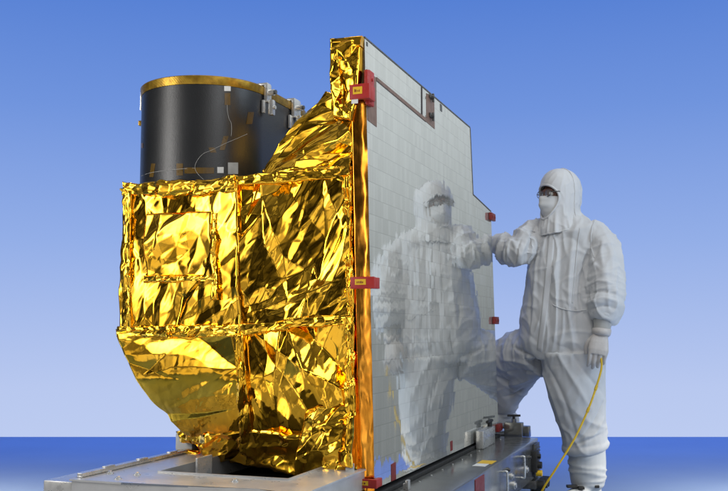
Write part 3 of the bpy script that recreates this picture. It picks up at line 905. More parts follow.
# ================================================================== the cart
CART = empty("support_cart", FRAME)
tag(CART, "low grey metal ground cart under the gold instrument", "cart")
def cart():
    zt = 0.43
    fl = on_z(72, 479, zt)                       # front left corner of the milled plate
    x0, y0 = fl.x, fl.y
    x1, y1 = -0.03, 2.05
    hx0, hx1 = on_z(160, 472.6, zt).x, on_z(293, 478.6, zt).x
    hy0, hy1 = on_z(160, 472.6, zt).y, 0.82
    bm = bmesh.new()
    xs, ys = [x0, hx0, hx1, x1], [y0, hy0, hy1, y1]
    for i in range(3):
        for j in range(3):
            if i == 1 and j == 1: continue
            lo, hi = (xs[i], ys[j]), (xs[i + 1], ys[j + 1])
            for z, s in ((zt, 1), (zt - 0.07, -1)):
                v = [bm.verts.new((x, y, z)) for x, y in ((lo[0], lo[1]), (hi[0], lo[1]), (hi[0], hi[1]), (lo[0], hi[1]))]
                bm.faces.new(v if s > 0 else v[::-1])
    def wall(a, b):
        v = [bm.verts.new((*p, z)) for p, z in ((a, zt), (b, zt), (b, zt - 0.07), (a, zt - 0.07))]
        bm.faces.new(v)
    cs = [(xs[0], ys[0]), (xs[1], ys[0]), (xs[2], ys[0]), (xs[3], ys[0]), (xs[3], ys[1]), (xs[3], ys[2]), (xs[3], ys[3]), (xs[2], ys[3]), (xs[1], ys[3]), (xs[0], ys[3]), (xs[0], ys[2]), (xs[0], ys[1])]
    for a, b in zip(cs, cs[1:] + cs[:1]): wall(a, b)
    hs = [(xs[1], ys[1]), (xs[1], ys[2]), (xs[2], ys[2]), (xs[2], ys[1])]
    for a, b in zip(hs, hs[1:] + hs[:1]): wall(a, b)
    bmesh.ops.remove_doubles(bm, verts=bm.verts, dist=1e-5)
    be = [e for e in bm.edges if abs(e.verts[0].co.z - zt) < 1e-4 and abs(e.verts[1].co.z - zt) < 1e-4 and e.calc_face_angle(0) > 0.5]
    bmesh.ops.bevel(bm, geom=be, offset=0.006, segments=2, affect='EDGES')
    plate = from_bm("base_plate", bm, M_PLATE, CART, angle=35)
    # raised rail on the left border, corner bracket and bolts
    bm = bmesh.new()
    add_box(bm, (x0 - 0.004, y0 + 0.03, zt + 0.001), (x0 + 0.018, 1.9, zt + 0.014), 0.003)
    for k in range(9):
        add_box(bm, (x0 - 0.002, y0 + 0.16 + k * 0.2, zt + 0.0135), (x0 + 0.016, y0 + 0.21 + k * 0.2, zt + 0.019), 0.002)
    from_bm("side_rail", bm, M_SILVER, plate, angle=40)
    bm = bmesh.new()
    add_box(bm, (x0 - 0.115, y0 + 0.004, zt - 0.10), (x0 - 0.001, 1.9, zt - 0.010), 0.006)
    from_bm("side_flange", bm, M_SILVER, plate, angle=40)
    for (px, py) in ((110, 473.5), (137, 475), (118, 479), (152, 461), (235, 481.5)):
        p = on_z(px, py, zt)
        bm = bmesh.new()
        add_tube(bm, [(p.x, p.y, zt - 0.002), (p.x, p.y, zt + 0.0035), (p.x, p.y, zt + 0.0040), (p.x, p.y, zt + 0.008), (p.x, p.y, zt + 0.009)], [0.012, 0.012, 0.007, 0.007, 0.005], 18)
        from_bm("bolt", bm, M_SILVER, plate, angle=40)
    bm = bmesh.new()
    add_box(bm, (hx0 - 0.02, hy0 - 0.02, zt - 0.09), (hx1 + 0.02, hy1 + 0.02, zt - 0.0705), 0.002)
    from_bm("added_hole_bottom", bm, M_RUBBER, plate)  # dark bottom added so the plate's hole stays in shade
    bm = bmesh.new()                              # folded lip at the hole
    add_box(bm, (hx0 + 0.10, hy0 + 0.06, zt - 0.06), (hx0 + 0.108, hy0 + 0.16, zt + 0.045), 0.002, Matrix.Rotation(0.0, 4, 'Z'))
    from_bm("lip", bm, M_SILVER, plate)
    # front apron under the plate
    bm = bmesh.new()
    add_box(bm, (x0 + 0.01, y0 + 0.02, zt - 0.20), (x1, y0 + 0.06, zt - 0.071), 0.004)
    add_box(bm, (x0 + 0.01, 1.9, zt - 0.20), (x1, 1.94, zt - 0.071), 0.004)
    add_box(bm, (x0 + 0.01, y0 + 0.062, zt - 0.20), (x0 + 0.05, 1.898, zt - 0.071), 0.004)
    from_bm("frame", bm, M_BEAM, CART, angle=40)
    # long beam in front of the mirror
    zb = 0.330
    e = on_z(533, 437.5, zb)
    bx, yend = 0.215, e.y
    ys0 = -0.25
    bm = bmesh.new()
    add_box(bm, (0.012, ys0, 0.13), (bx, yend, zb), 0.006)
    beam = from_bm("long_beam", bm, M_BEAM, CART, angle=40)
    bm = bmesh.new()                              # black strip put in for the shaded gap under the mirror
    add_box(bm, (-0.045, 0.0, 0.300), (0.0085, 2.08, 0.343), 0.003)
    from_bm("gap_shade_strip", bm, M_RUBBER, beam)
    for k in range(12):                           # screws along the black strip
        bm = bmesh.new()
        y = 0.1 + k * 0.165
        add_cyl(bm, (0.045, y, zb - 0.001), (0.045, y, zb + 0.003), 0.004, n=12)
        from_bm("screw", bm, M_SILVER, beam, angle=40)
    # things standing on and set into the beam
    bm = bmesh.new()
    add_box(bm, (0.050, 0.235, zb), (0.062, 0.262, zb + 0.034), 0.002); add_box(bm, (0.040, 0.24, zb + 0.0), (0.050, 0.257, zb + 0.022), 0.002)
    from_bm("bracket", bm, M_SILVER, beam, angle=40)
    p = on_z(489, 461.5, zb)
    bm = bmesh.new()
    add_box(bm, (p.x - 0.035, p.y - 0.085, zb + 0.0005), (p.x + 0.03, p.y + 0.02, zb + 0.0016))
    from_bm("yellow_label", bm, M_YELLOW, beam)
    bm = bmesh.new()
    add_box(bm, (p.x - 0.035, p.y - 0.17, zb + 0.0005), (p.x + 0.02, p.y - 0.088, zb + 0.0016))
    from_bm("white_label", bm, M_WHITE, beam)
    bm = bmesh.new()
    add_box(bm, (bx - 0.002, 0.62, 0.135), (bx + 0.003, 0.78, zb - 0.012), 0.001)
    from_bm("brown_strip", bm, M_DKRED, beam)
    # U handles, sockets, connectors on the outer side
    def handle(y, w, z):
        bm = bmesh.new()
        add_tube(bm, spline([(bx - 0.002, y, z + 0.04), (bx + 0.015, y, z + 0.042), (bx + 0.019, y, z + 0.03), (bx + 0.019, y, z - 0.05), (bx + 0.015, y, z - 0.062), (bx - 0.002, y, z - 0.06)], 5), 0.005, 12)
        from_bm("handle", bm, M_SILVER, beam, smooth=True)
    handle(1.16, 0, 0.235); handle(1.58, 0, 0.25)
    for (y, z, r) in ((1.34, 0.23, 0.016), (1.40, 0.18, 0.02), (1.72, 0.21, 0.018), (1.80, 0.26, 0.012), (1.26, 0.27, 0.012), (0.95, 0.2, 0.016)):
        bm = bmesh.new()
        add_cyl(bm, (bx - 0.002, y, z), (bx + 0.006, y, z), r, n=20); add_cyl(bm, (bx + 0.005, y, z), (bx + 0.013, y, z), r * 0.62, n=16)
        from_bm("connector", bm, M_SILVER if r > 0.015 else M_STEEL, beam, angle=40)
    bm = bmesh.new()
    add_box(bm, (bx - 0.002, 1.86, 0.175), (bx + 0.03, 1.93, 0.285), 0.006)
    add_cyl(bm, (bx + 0.028, 1.895, 0.21), (bx + 0.05, 1.895, 0.21), 0.018, n=16)
    add_cyl(bm, (bx + 0.028, 1.895, 0.255), (bx + 0.045, 1.895, 0.255), 0.012, n=16)
    from_bm("latch_block", bm, M_RUBBER, beam, angle=40)
    bm = bmesh.new()
    add_cyl(bm, (bx + 0.02, 1.90, 0.168), (bx + 0.05, 1.90, 0.168), 0.016, n=16)
    from_bm("brass_fitting", bm, M_YELLOW, beam, angle=40)
    bm = bmesh.new()                              # louvred end cover
    add_box(bm, (bx + 0.001, yend - 0.16, 0.14), (bx + 0.012, yend - 0.02, zb - 0.02), 0.002)
    for k in range(9):
        add_box(bm, (bx + 0.0115, yend - 0.15, 0.152 + k * 0.016), (bx + 0.017, yend - 0.03, 0.160 + k * 0.016), 0.001)
    from_bm("louvre_panel", bm, M_STEEL, beam, angle=40)
    # end blocks behind the far edge of the mirror
    for (px0, px1, py0, py1, dy) in ((504, 522, 437, 423, 0.0), (519, 529, 437, 426.5, 0.06)):
        a = on_y(px0, py0, 2.12 + dy); b = on_y(px1, py1, 2.12 + dy)
        bm = bmesh.new()
        add_box(bm, (a.x, 2.12 + dy, zb - 0.01), (b.x, 2.12 + dy + 0.055, b.z), 0.005)
        if dy == 0:
            cx = (a.x + b.x) / 2
            add_cyl(bm, (cx, 2.15, b.z), (cx, 2.15, b.z + 0.018), 0.014, n=14)
        from_bm("end_block", bm, M_BEAM, CART, angle=40)
        if dy == 0:
            bm = bmesh.new()
            add_cyl(bm, (cx, 2.15, b.z + 0.018), (cx, 2.15, b.z + 0.04), 0.008, n=12)
            add_tube(bm, [(cx - 0.035, 2.14, b.z + 0.036), (cx + 0.035, 2.16, b.z + 0.036)], 0.006, 10)
            from_bm("wing_nut", bm, M_RUBBER, CART, angle=40)
    # socket block on the mirror side at the far end
    bm = bmesh.new()
    p = on_x(488, 430, 0.02)
    add_box(bm, (0.013, p.y - 0.24, zb), (0.05, p.y + 0.03, p.z + 0.018), 0.004)
    so = from_bm("clamp_block", bm, M_SILVER, beam, angle=40)
    bm = bmesh.new()
    add_cyl(bm, (0.03, p.y, p.z + 0.016), (0.03, p.y, p.z + 0.05), 0.012, n=14); add_tube(bm, [(0.03, p.y - 0.06, p.z + 0.045), (0.03, p.y + 0.05, p.z + 0.045)], 0.008, 10)
    from_bm("wing_nut", bm, M_RUBBER, so, angle=40)
    bm = bmesh.new()
    add_box(bm, (-0.52, 2.20, 0.285), (0.10, 2.52, 0.328), 0.005)
    add_box(bm, (-0.14, 2.0, 0.20), (-0.06, 2.30, 0.2845), 0.004)
    from_bm('step_plate', bm, M_BEAM, CART, angle=40)
    # outriggers and castors down to the floor
    bm = bmesh.new(); add_box(bm, (0.02, yend - 0.20, 0.085), (bx + 0.02, yend + 0.02, 0.129), 0.006); from_bm("cross_member", bm, M_STEEL, CART, angle=40)
    for lo, hi in (((0.02, -0.1, 0.085), (bx + 0.02, 0.15, 0.129)), ((x0 + 0.005, -0.1, 0.085), (0.018, -0.04, 0.229)), ((x0 + 0.005, 1.8, 0.085), (0.018, 1.86, 0.229))):
        bm = bmesh.new(); add_box(bm, lo, hi, 0.006); from_bm("cross_member", bm, M_STEEL, CART, angle=40)
    for (x, y) in ((bx + 0.0, yend - 0.06), (bx + 0.0, 0.0), (x0 + 0.06, -0.07), (x0 + 0.06, 1.83)):
        bm = bmesh.new()
        add_box(bm, (x - 0.03, y - 0.028, 0.05), (x - 0.022, y + 0.028, 0.084), 0.002); add_box(bm, (x + 0.022, y - 0.028, 0.05), (x + 0.03, y + 0.028, 0.084), 0.002)
        add_cyl(bm, (x - 0.034, y, 0.045), (x + 0.034, y, 0.045), 0.008, n=12)
        cst = from_bm("castor", bm, M_STEEL, CART, angle=40)
        bm = bmesh.new()
        add_cyl(bm, (x - 0.02, y, 0.045), (x + 0.02, y, 0.045), 0.045, n=28)
        from_bm("wheel", bm, M_RUBBER, cst, angle=40)
    # rubber buffers below the far end
    bm = bmesh.new()
    for y in (yend - 0.14, yend - 0.05, yend + 0.005):
        add_cyl(bm, (bx + 0.0, y, 0.10), (bx + 0.055, y, 0.10), 0.028, n=20)
    from_bm("rubber_buffer", bm, M_RUBBER, CART, angle=40)
cart()

# ================================================================== the worker
FOOT = at_depth(587, 497, 5.05); FOOT.z = 0.0
PERS = empty("person", Matrix.Translation(FOOT))
tag(PERS, "worker in white hooded cleanroom coverall, mask and gloves leaning on the panel's far edge", "person")
def W(px, py, Y): return at_depth(px, py, Y) - FOOT
FACE = Vector((-0.60, -0.80, 0)); SIDE = Vector((-0.80, 0.60, 0)); ZU = Vector((0, 0, 1))   # chest direction, his right, up
def add_loft(bm, secs, n=28, power=2.3):
    """secs: (centre, axis a, ra, axis b, rb)"""
    rings = []
    for c, a, ra, b, rb in secs:
        ring = []
        for k in range(n):
            t = 2 * math.pi * k / n
            ct, st = math.cos(t), math.sin(t)
            x = math.copysign(abs(ct) ** (2 / power), ct); y = math.copysign(abs(st) ** (2 / power), st)
            ring.append(bm.verts.new(c + a * ra * x + b * rb * y))
        rings.append(ring)
    for p, q in zip(rings, rings[1:]):
        for k in range(n): bm.faces.new((p[k], p[(k + 1) % n], q[(k + 1) % n], q[k]))
    bm.faces.new(rings[0][::-1]); bm.faces.new(rings[-1])
def remeshed(name, bm, m, parent, voxel, smooth_it, wrinkle=None):
    bmesh.ops.recalc_face_normals(bm, faces=bm.faces)
    me = bpy.data.meshes.new(name + "_form"); bm.to_mesh(me); bm.free()
    t = bpy.data.objects.new(name + "_form", me); COL.objects.link(t)
    r = t.modifiers.new("r", 'REMESH'); r.mode = 'VOXEL'; r.voxel_size = voxel
    if smooth_it:
        s = t.modifiers.new("s", 'SMOOTH'); s.factor = 0.5; s.iterations = smooth_it
    dg = bpy.context.evaluated_depsgraph_get()
    me2 = bpy.data.meshes.new_from_object(t.evaluated_get(dg))
    bpy.data.objects.remove(t); bpy.data.meshes.remove(me)
    me2.name = name
    me2.materials.clear()
    if wrinkle:
        nrm = [v.normal.copy() for v in me2.vertices]
        for v, nn in zip(me2.vertices, nrm):
            v.co += nn * wrinkle(v.co)
        me2.update()
    return link(name, me2, m, parent, True)
# limb axes
sh_c = W(567, 226, 5.10)
shR, shL = sh_c + SIDE * 0.165, sh_c - SIDE * 0.175
elR, wrR = W(517, 253, 5.06), W(497.5, 243, 5.27)
hipR, kneeR, ankR = W(541, 350, 5.19), W(506, 363, 5.44), W(504, 410, 5.52)
hipL = W(574, 350, 5.04)
legL = [W(572, 352, 5.05), W(577, 395, 5.05), W(583, 430, 5.04), W(586.5, 452, 5.05)]
armL = [sh_c - SIDE * 0.12 + Vector((0, 0, -.035)), W(600.5, 249, 4.97), W(605, 285, 4.90), W(605, 306, 4.87), W(603, 320, 4.86)]
def coverall_bm(k=1.0, inner=False):
    bm = bmesh.new()
    T = []
    for px, py, w, d in ((566, 214, .075, .075), (566, 221, .135, .095), (567, 230, .195, .120), (565.5, 245, .200, .138), (564, 265, .205, .152), (562.5, 292, .215, .160), (562, 320, .232, .168), (561.5, 343, .242, .165), (560, 358, .20, .14)):
        T.append((W(px, py, 5.10), SIDE, w * k, FACE, d * k))
    add_loft(bm, T)
    add_tube(bm, spline(legL, 4), list(np.interp(np.linspace(0, 1, 13), [0, 0.33, .66, .88, 1], [.165 * k, .152 * k, .122 * k, .118 * k, .098 * k])), 24)
    pr = spline([hipR, (hipR + kneeR) / 2 + Vector((0, 0, .012)), kneeR, kneeR * .55 + ankR * .45, ankR], 4)
    add_tube(bm, pr, list(np.interp(np.linspace(0, 1, 17), [0, .25, .5, .75, 1], [.145 * k, .138 * k, .122 * k, .105 * k, .072 * k])), 24)
    add_tube(bm, spline([W(536, 362, 5.18), W(519, 383, 5.40), W(508, 398, 5.48)], 4), list(np.linspace(.075 * k, .065 * k, 9)), 20)
    pa = spline([shR + Vector((0, 0, -.03)), (shR + elR) / 2, elR, (elR + wrR) / 2, wrR], 4)
    add_tube(bm, pa, list(np.interp(np.linspace(0, 1, 17), [0, .25, .5, .75, 1], [.088 * k, .082 * k, .078 * k, .066 * k, .050 * k])), 24)
    add_tube(bm, spline(armL, 4), list(np.interp(np.linspace(0, 1, 17), [0, .25, .5, .75, .9, 1], [.075 * k, .090 * k, .092 * k, .090 * k, .074 * k, .060 * k])), 24)
    return bm
def seg_t(p, a, b):
    ab = b - a; t = max(0, min(1, (p - a).dot(ab) / ab.length_squared))
    return t, (p - (a + ab * t)).length
def ridge(x): return 1 - abs(x) * 2.0
NZ = noise.noise
def crease(f, k): return max(0.0, 1 - abs(f) * k) ** 1.5
def folds(p):
    q = p
    h = NZ(q * 4.0) * 0.007
    a = q.dot(SIDE); b = q.dot(FACE); z = q.z
    wob = NZ(q * 3.1 + Vector((7, 2, 5))) * 0.9
    if z > 0.62:                                          # torso: long upright drapes and a few drags
        w = min(1, (z - 0.62) / 0.2)
        h += w * (crease(NZ(Vector((a * 8, b * 8, z * 1.3 + 4))), 3.2) * 0.016 - 0.004)
        h += w * crease(NZ(Vector((a * 15 + wob, b * 15, z * 2.2 + 9))), 4.0) * 0.007
        h += w * crease(NZ(Vector((a * 4 + z * 7, b * 4, z * 6 - a * 6))), 5.0) * 0.005
        h -= w * crease(NZ(Vector((a * 5 - z * 6, b * 5, z * 5 + a * 6 + 3))), 5.5) * 0.003
    best = 0.0
    for i, (pa, pb, frq, am, rr) in enumerate(((shR, elR, 15, .017, .12), (elR, wrR, 19, .020, .11), (armL[1], armL[2], 11, .010, .12), (armL[2], armL[3], 22, .016, .12), (armL[0], armL[1], 7, .009, .12),
                                   (hipR, kneeR, 7, .015, .18), (kneeR, ankR, 7, .014, .16), (legL[0], legL[1], 3, .009, .2), (legL[1], legL[2], 4, .010, .19), (legL[2], legL[3], 10, .006, .17))):
        t, d = seg_t(q, pa, pb)
        if d < rr:
            L = (pb - pa).length
            w = (1 - d / rr) ** 0.4
            x = t * L * frq
            f = NZ(Vector((x + wob + a * 4, b * 4 + i, z * 1.2 + i * 3.7)))
            g_ = NZ(Vector((x * 1.9 - a * 7, b * 7 + i * 2, z * 2)))
            h += w * (crease(f, 3.0) * am + crease(g_, 4.5) * am * .45 - am * .3)
    t, d = seg_t(q, legL[2], legL[3])
    if t > 0.55 and d < .2: h += 0.012 * math.sin((t - .55) / .45 * math.pi)
    return h
SUIT = remeshed("coverall", coverall_bm(), M_SUIT, PERS, 0.0062, 6, folds)
def score(lines):
    """press folds (negative: grooves) into the cloth along lines seen in the photo"""
    me = SUIT.data
    co = np.empty(len(me.vertices) * 3); me.vertices.foreach_get('co', co); co = co.reshape(-1, 3)
    nn = np.empty_like(co.reshape(-1)); me.vertices.foreach_get('normal', nn); nn = nn.reshape(-1, 3)
    disp = np.zeros(len(co))
    o = CAMP - FOOT
    for pix, amp, wid in lines:
        pts = []
        for v in spline([Vector((x, y, 0)) for x, y in pix], 12):
            ok, loc, _, _ = SUIT.ray_cast(o, ray(v.x, v.y).normalized())
            if ok: pts.append(loc)
        if len(pts) < 3: continue
        P = np.array([tuple(p) for p in pts])
        best = np.full(len(co), 9.0); tb = np.zeros(len(co))
        for k in range(len(P) - 1):
            if np.linalg.norm(P[k + 1] - P[k]) > 0.12: continue
            ab = P[k + 1] - P[k]
            t = np.clip(((co - P[k]) @ ab) / (ab @ ab + 1e-12), 0, 1)
            d = np.linalg.norm(co - (P[k] + t[:, None] * ab), axis=1)
            m = d < best
            best[m] = d[m]; tb[m] = (k + t[m]) / (len(P) - 1)
        taper = np.sin(np.pi * np.clip(tb, 0.02, 0.98)) ** 0.5
        disp += amp * 0.8 * taper * np.exp(-np.abs(best / wid) ** 1.4)
    co += nn * disp[:, None]
    me.vertices.foreach_set('co', co.reshape(-1)); me.update()
bpy.context.view_layer.update()
score([([(592, 240), (587, 255), (582, 275), (580, 300), (587, 320)], -0.034, .012), ([(596, 262), (590, 275), (586, 300)], 0.012, .014),
       ([(536, 226), (531, 240), (527, 262)], -0.026, .012), ([(541, 240), (536, 270), (533, 310)], 0.014, .018), ([(533, 275), (530, 310), (529, 335)], -0.012, .012),
       ([(572, 245), (569, 285), (570, 340)], 0.014, .016), ([(562, 240), (559, 290), (557, 345)], -0.013, .013), ([(577, 262), (574, 300), (577, 340)], -0.013, .012),
       ([(553, 240), (550, 280), (547, 330)], -0.009, .010),
       ([(597, 232), (588, 246), (583, 262)], 0.012, .012), ([(601, 240), (594, 258), (590, 272)], -0.012, .009),
       ([(586, 287), (600, 281), (614, 284)], 0.013, .010), ([(587, 294), (602, 291), (617, 295)], -0.014, .009), ([(588, 303), (603, 298), (618, 302)], 0.013, .009), ([(590, 310), (604, 306), (618, 309)], -0.012, .008),
       ([(538, 362), (527, 354), (512, 347)], -0.022, .012), ([(536, 368), (520, 362), (500, 360)], 0.016, .012), ([(534, 372), (518, 371), (501, 374)], -0.018, .010), ([(530, 379), (516, 384), (502, 386)], 0.015, .011), ([(524, 388), (513, 395), (502, 397)], -0.015, .009),
       ([(541, 368), (552, 395), (567, 440)], 0.012, .015), ([(547, 366), (562, 395), (577, 438)], -0.014, .013), ([(556, 352), (572, 378), (590, 408)], 0.012, .015), ([(570, 350), (585, 372), (602, 392)], -0.011, .012),
       ([(604, 400), (594, 422), (578, 441)], -0.012, .011), ([(604, 418), (595, 434), (580, 447)], 0.012, .011), ([(572, 446), (586, 441), (602, 434)], -0.014, .009),
       ([(522, 236), (517, 250), (515, 266)], -0.016, .008), ([(512, 234), (508, 248), (507, 262)], 0.013, .008), ([(506, 233), (502, 246), (501, 260)], -0.014, .007), ([(528, 240), (521, 255), (522, 268)], 0.013, .010)])
# centre placket with its zip cover
def placket():
    # follow the chest surface: cast against the suit from in front
    pts = []
    for i in range(46):
        f = i / 45
        z = np.interp(f, [0, 1], [1.46, 0.74])
        px = np.interp(f, [0, .25, .6, 1], [552.5, 549.5, 545.0, 538.5]); py = np.interp(f, [0, 1], [230, 362])
        o = CAMP - FOOT; d = ray(px, py).normalized()
        ok, loc, nn, _ = SUIT.ray_cast(o, d)
        if ok: pts.append((loc, nn))
    bm = bmesh.new(); rows = []
    sm = []
    for i in range(len(pts)):
        a, b = max(0, i - 3), min(len(pts), i + 4)
        c = sum((p for p, _ in pts[a:b]), Vector()) / (b - a); n = sum((q for _, q in pts[a:b]), Vector()).normalized()
        sm.append((c, n))
    for i, (c, n) in enumerate(sm):
        t = (sm[min(i + 1, len(sm) - 1)][0] - sm[max(i - 1, 0)][0]).normalized()
        s = n.cross(t).normalized()
        w = 0.017
        rows.append([bm.verts.new(c + s * w * k + n * hh) for k, hh in ((-1, -0.012), (-1, .005), (-.5, .0065), (0, .006), (.5, .0065), (1, .005), (1, -0.012))])
    for a, b in zip(rows, rows[1:]):
        for k in range(6): bm.faces.new((a[k], a[k + 1], b[k + 1], b[k]))
        bm.faces.new((a[6], a[0], b[0], b[6]))
    bm.faces.new(rows[0]); bm.faces.new(rows[-1][::-1])
    from_bm("placket", bm, M_HOOD, SUIT, smooth=True)
def stitched_seam(pix, r=0.0032, name="seam"):
    pts = []
    for v in spline([Vector((x, y, 0)) for x, y in pix], 10):
        o = CAMP - FOOT; d = ray(v.x, v.y).normalized()
        ok, loc, nn, _ = SUIT.ray_cast(o, d)
        if ok: pts.append(loc + nn * 0.0012)
    if len(pts) > 3:
        bm = bmesh.new(); add_tube(bm, pts, r, 8); from_bm(name, bm, M_SUIT, SUIT, smooth=True)
bpy.context.view_layer.update()
# the body inside the suit: one continuous figure with head
def body():
    bm = coverall_bm(0.50)
    hc = W(560, 197, 5.08)
    add_tube(bm, [W(565, 228, 5.1), W(563, 214, 5.09), hc + Vector((0, 0, -.05))], [.06, .058, .056], 20)
    F = Vector((-0.90, -0.436, 0)); S = Vector((-0.436, 0.90, 0))
    secs = []
    for dz, rf, rs, off in ((-.125, .035, .035, .045), (-.11, .055, .05, .035), (-.08, .075, .062, .018), (-.04, .088, .070, .008), (0.0, .094, .074, 0), (.04, .096, .076, -.004), (.08, .086, .068, -.008), (.105, .06, .05, -.01), (.12, .025, .02, -.01)):
        secs.append((hc + Vector((0, 0, dz)) + F * off, F, rf, S, rs))
    add_loft(bm, secs, 24, 2.0)
    # nose, brow
    add_tube(bm, [hc + F * .088 + Vector((0, 0, .02)), hc + F * .108 + Vector((0, 0, -.015)), hc + F * .112 + Vector((0, 0, -.03))], [.010, .013, .015], 12)
    add_tube(bm, [hc + F * .086 + S * .05 + Vector((0, 0, .028)), hc + F * .097 + Vector((0, 0, .026)), hc + F * .086 - S * .05 + Vector((0, 0, .028))], [.010, .012, .010], 12)
    for s in (-1, 1):
        add_tube(bm, [hc + S * s * .070 + Vector((0, 0, -.02)), hc + S * s * .082 + F * -.01 + Vector((0, 0, 0)), hc + S * s * .078 + F * -.012 + Vector((0, 0, .025))], [.010, .012, .010], 10)
    o = remeshed("body", bm, M_SKIN, PERS, 0.008, 2)
    return hc, F, S
HC, HF, HS = body()
for s in (-1, 1):                                   # eyes
    bm = bmesh.new()
    t = bmesh.new(); bmesh.ops.create_uvsphere(t, u_segments=16, v_segments=10, radius=0.0125)
    merge(bm, t, Matrix.Translation(HC + HF * .083 + HS * s * .032 + Vector((0, 0, .008))))
    from_bm("eye", bm, M_WHITE, PERS, smooth=True)
def hood():
    c = HC
    prof = [(.158, .004, .004, .004), (.155, .030, .032, .028), (.146, .056, .060, .050), (.128, .080, .088, .071), (.100, .099, .110, .088), (.060, .111, .124, .098),
            (.015, .114, .127, .101), (-.03, .113, .121, .100), (-.068, .110, .112, .097), (-.098, .111, .113, .098), (-.128, .116, .126, .105), (-.155, .121, .142, .114), (-.176, .123, .152, .120), (-.184, .120, .151, .118)]
    P = np.array(prof)
    nz, n = 90, 150
    tt = np.linspace(0, 1, len(P)); T = np.linspace(0, 1, nz)
    D = np.stack([np.interp(T, tt, P[:, k]) for k in range(4)], 1)
    for k in range(4): D[2:-2, k] = np.convolve(D[:, k], np.ones(5) / 5, 'valid')
    def cloth(z, rf, rb, rs, th, w):
        ct, st = math.cos(th), math.sin(th)
        d = Vector((ct, st, z * 4))
        low = max(0.0, min(1.0, (-z - .04) / .14))
        e = 1 + NZ(d * 1.6 + Vector((4, 1, 2))) * .045 + low * (crease(NZ(Vector((ct * 3.2, st * 3.2, z * 5))), 3.0) * .13 - .03)
        e += crease(NZ(Vector((ct * 2.2 + z * 9, st * 2.2, z * 11 - ct * 2))), 4.0) * .028
        r = rf if ct > 0 else rb
        return c + HF * (ct * r * e) + HS * (st * rs * e) + Vector((0, 0, z - low * .030 * ct + (low * .030 if ct < 0 else 0) * -ct))
    ang = [2 * math.pi * k / n for k in range(n)]
    verts = [cloth(*D[j], th, 0) for j in range(nz) for th in ang]
    cen = c + Vector((0, 0, -.012))
    def inside(p, k=1.0):
        d = (p - cen).normalized()
        f, sd, z = d.dot(HF), d.dot(HS), d.z
        if f <= 0: return False
        a = math.atan2(sd, f); e = math.atan2(z, math.hypot(f, sd))
        return (a / R(50)) ** 2 + (e / (R(33) if e > 0 else R(46))) ** 2 < k
    faces = []
    for j in range(nz - 1):
        for k in range(n):
            q = (j * n + k, j * n + (k + 1) % n, (j + 1) * n + (k + 1) % n, (j + 1) * n + k)
            if inside(sum((verts[i] for i in q), Vector()) / 4): continue
            faces.append(q)
    used = sorted({i for f in faces for i in f}); mp = {v: i for i, v in enumerate(used)}
    o = mesh_np("hood", [verts[i] for i in used], [tuple(mp[i] for i in f) for f in faces], M_HOOD, PERS)
    md = o.modifiers.new("thick", 'SOLIDIFY'); md.thickness = 0.005; md.offset = -1
    # hem round the opening: walk outwards until the cloth is met
    ring = []
    zs = D[:, 0]
    for k in range(72):
        b_ = 2 * math.pi * k / 72
        a = math.cos(b_) * R(50); e = math.sin(b_) * (R(33) if math.sin(b_) > 0 else R(46))
        d = HF * (math.cos(a) * math.cos(e)) + HS * (math.sin(a) * math.cos(e)) + ZU * math.sin(e)
        best = max((v for v in verts), key=lambda v: (v - cen).normalized().dot(d))
        ring.append(cen + d * (best - cen).length)
    sm = [(ring[i - 2] + ring[i - 1] + ring[i] + ring[(i + 1) % 72] + ring[(i + 2) % 72]) / 5 for i in range(72)]
    bm = bmesh.new(); add_tube(bm, sm + sm[:2], 0.0062, 8, caps=False)
    from_bm("hem", bm, M_HOOD, o, smooth=True)
    bm = bmesh.new(); bot = [verts[(nz - 1) * n + k] for k in range(0, n, 2)]
    add_tube(bm, bot + bot[:2], 0.005, 8, caps=False)
    from_bm("hem", bm, M_HOOD, o, smooth=True)
    for th0 in (-1.75, -2.75):                          # sewn seams over crown and nape
        bm = bmesh.new()
        pts = [cloth(*D[j], th0, 0) for j in range(3, nz - 2, 2)]
        pts = [p + (p - c).normalized() * .0012 for p in pts]
        add_tube(bm, pts, 0.0022, 8); from_bm("seam", bm, M_HOOD, o, smooth=True)
hood()
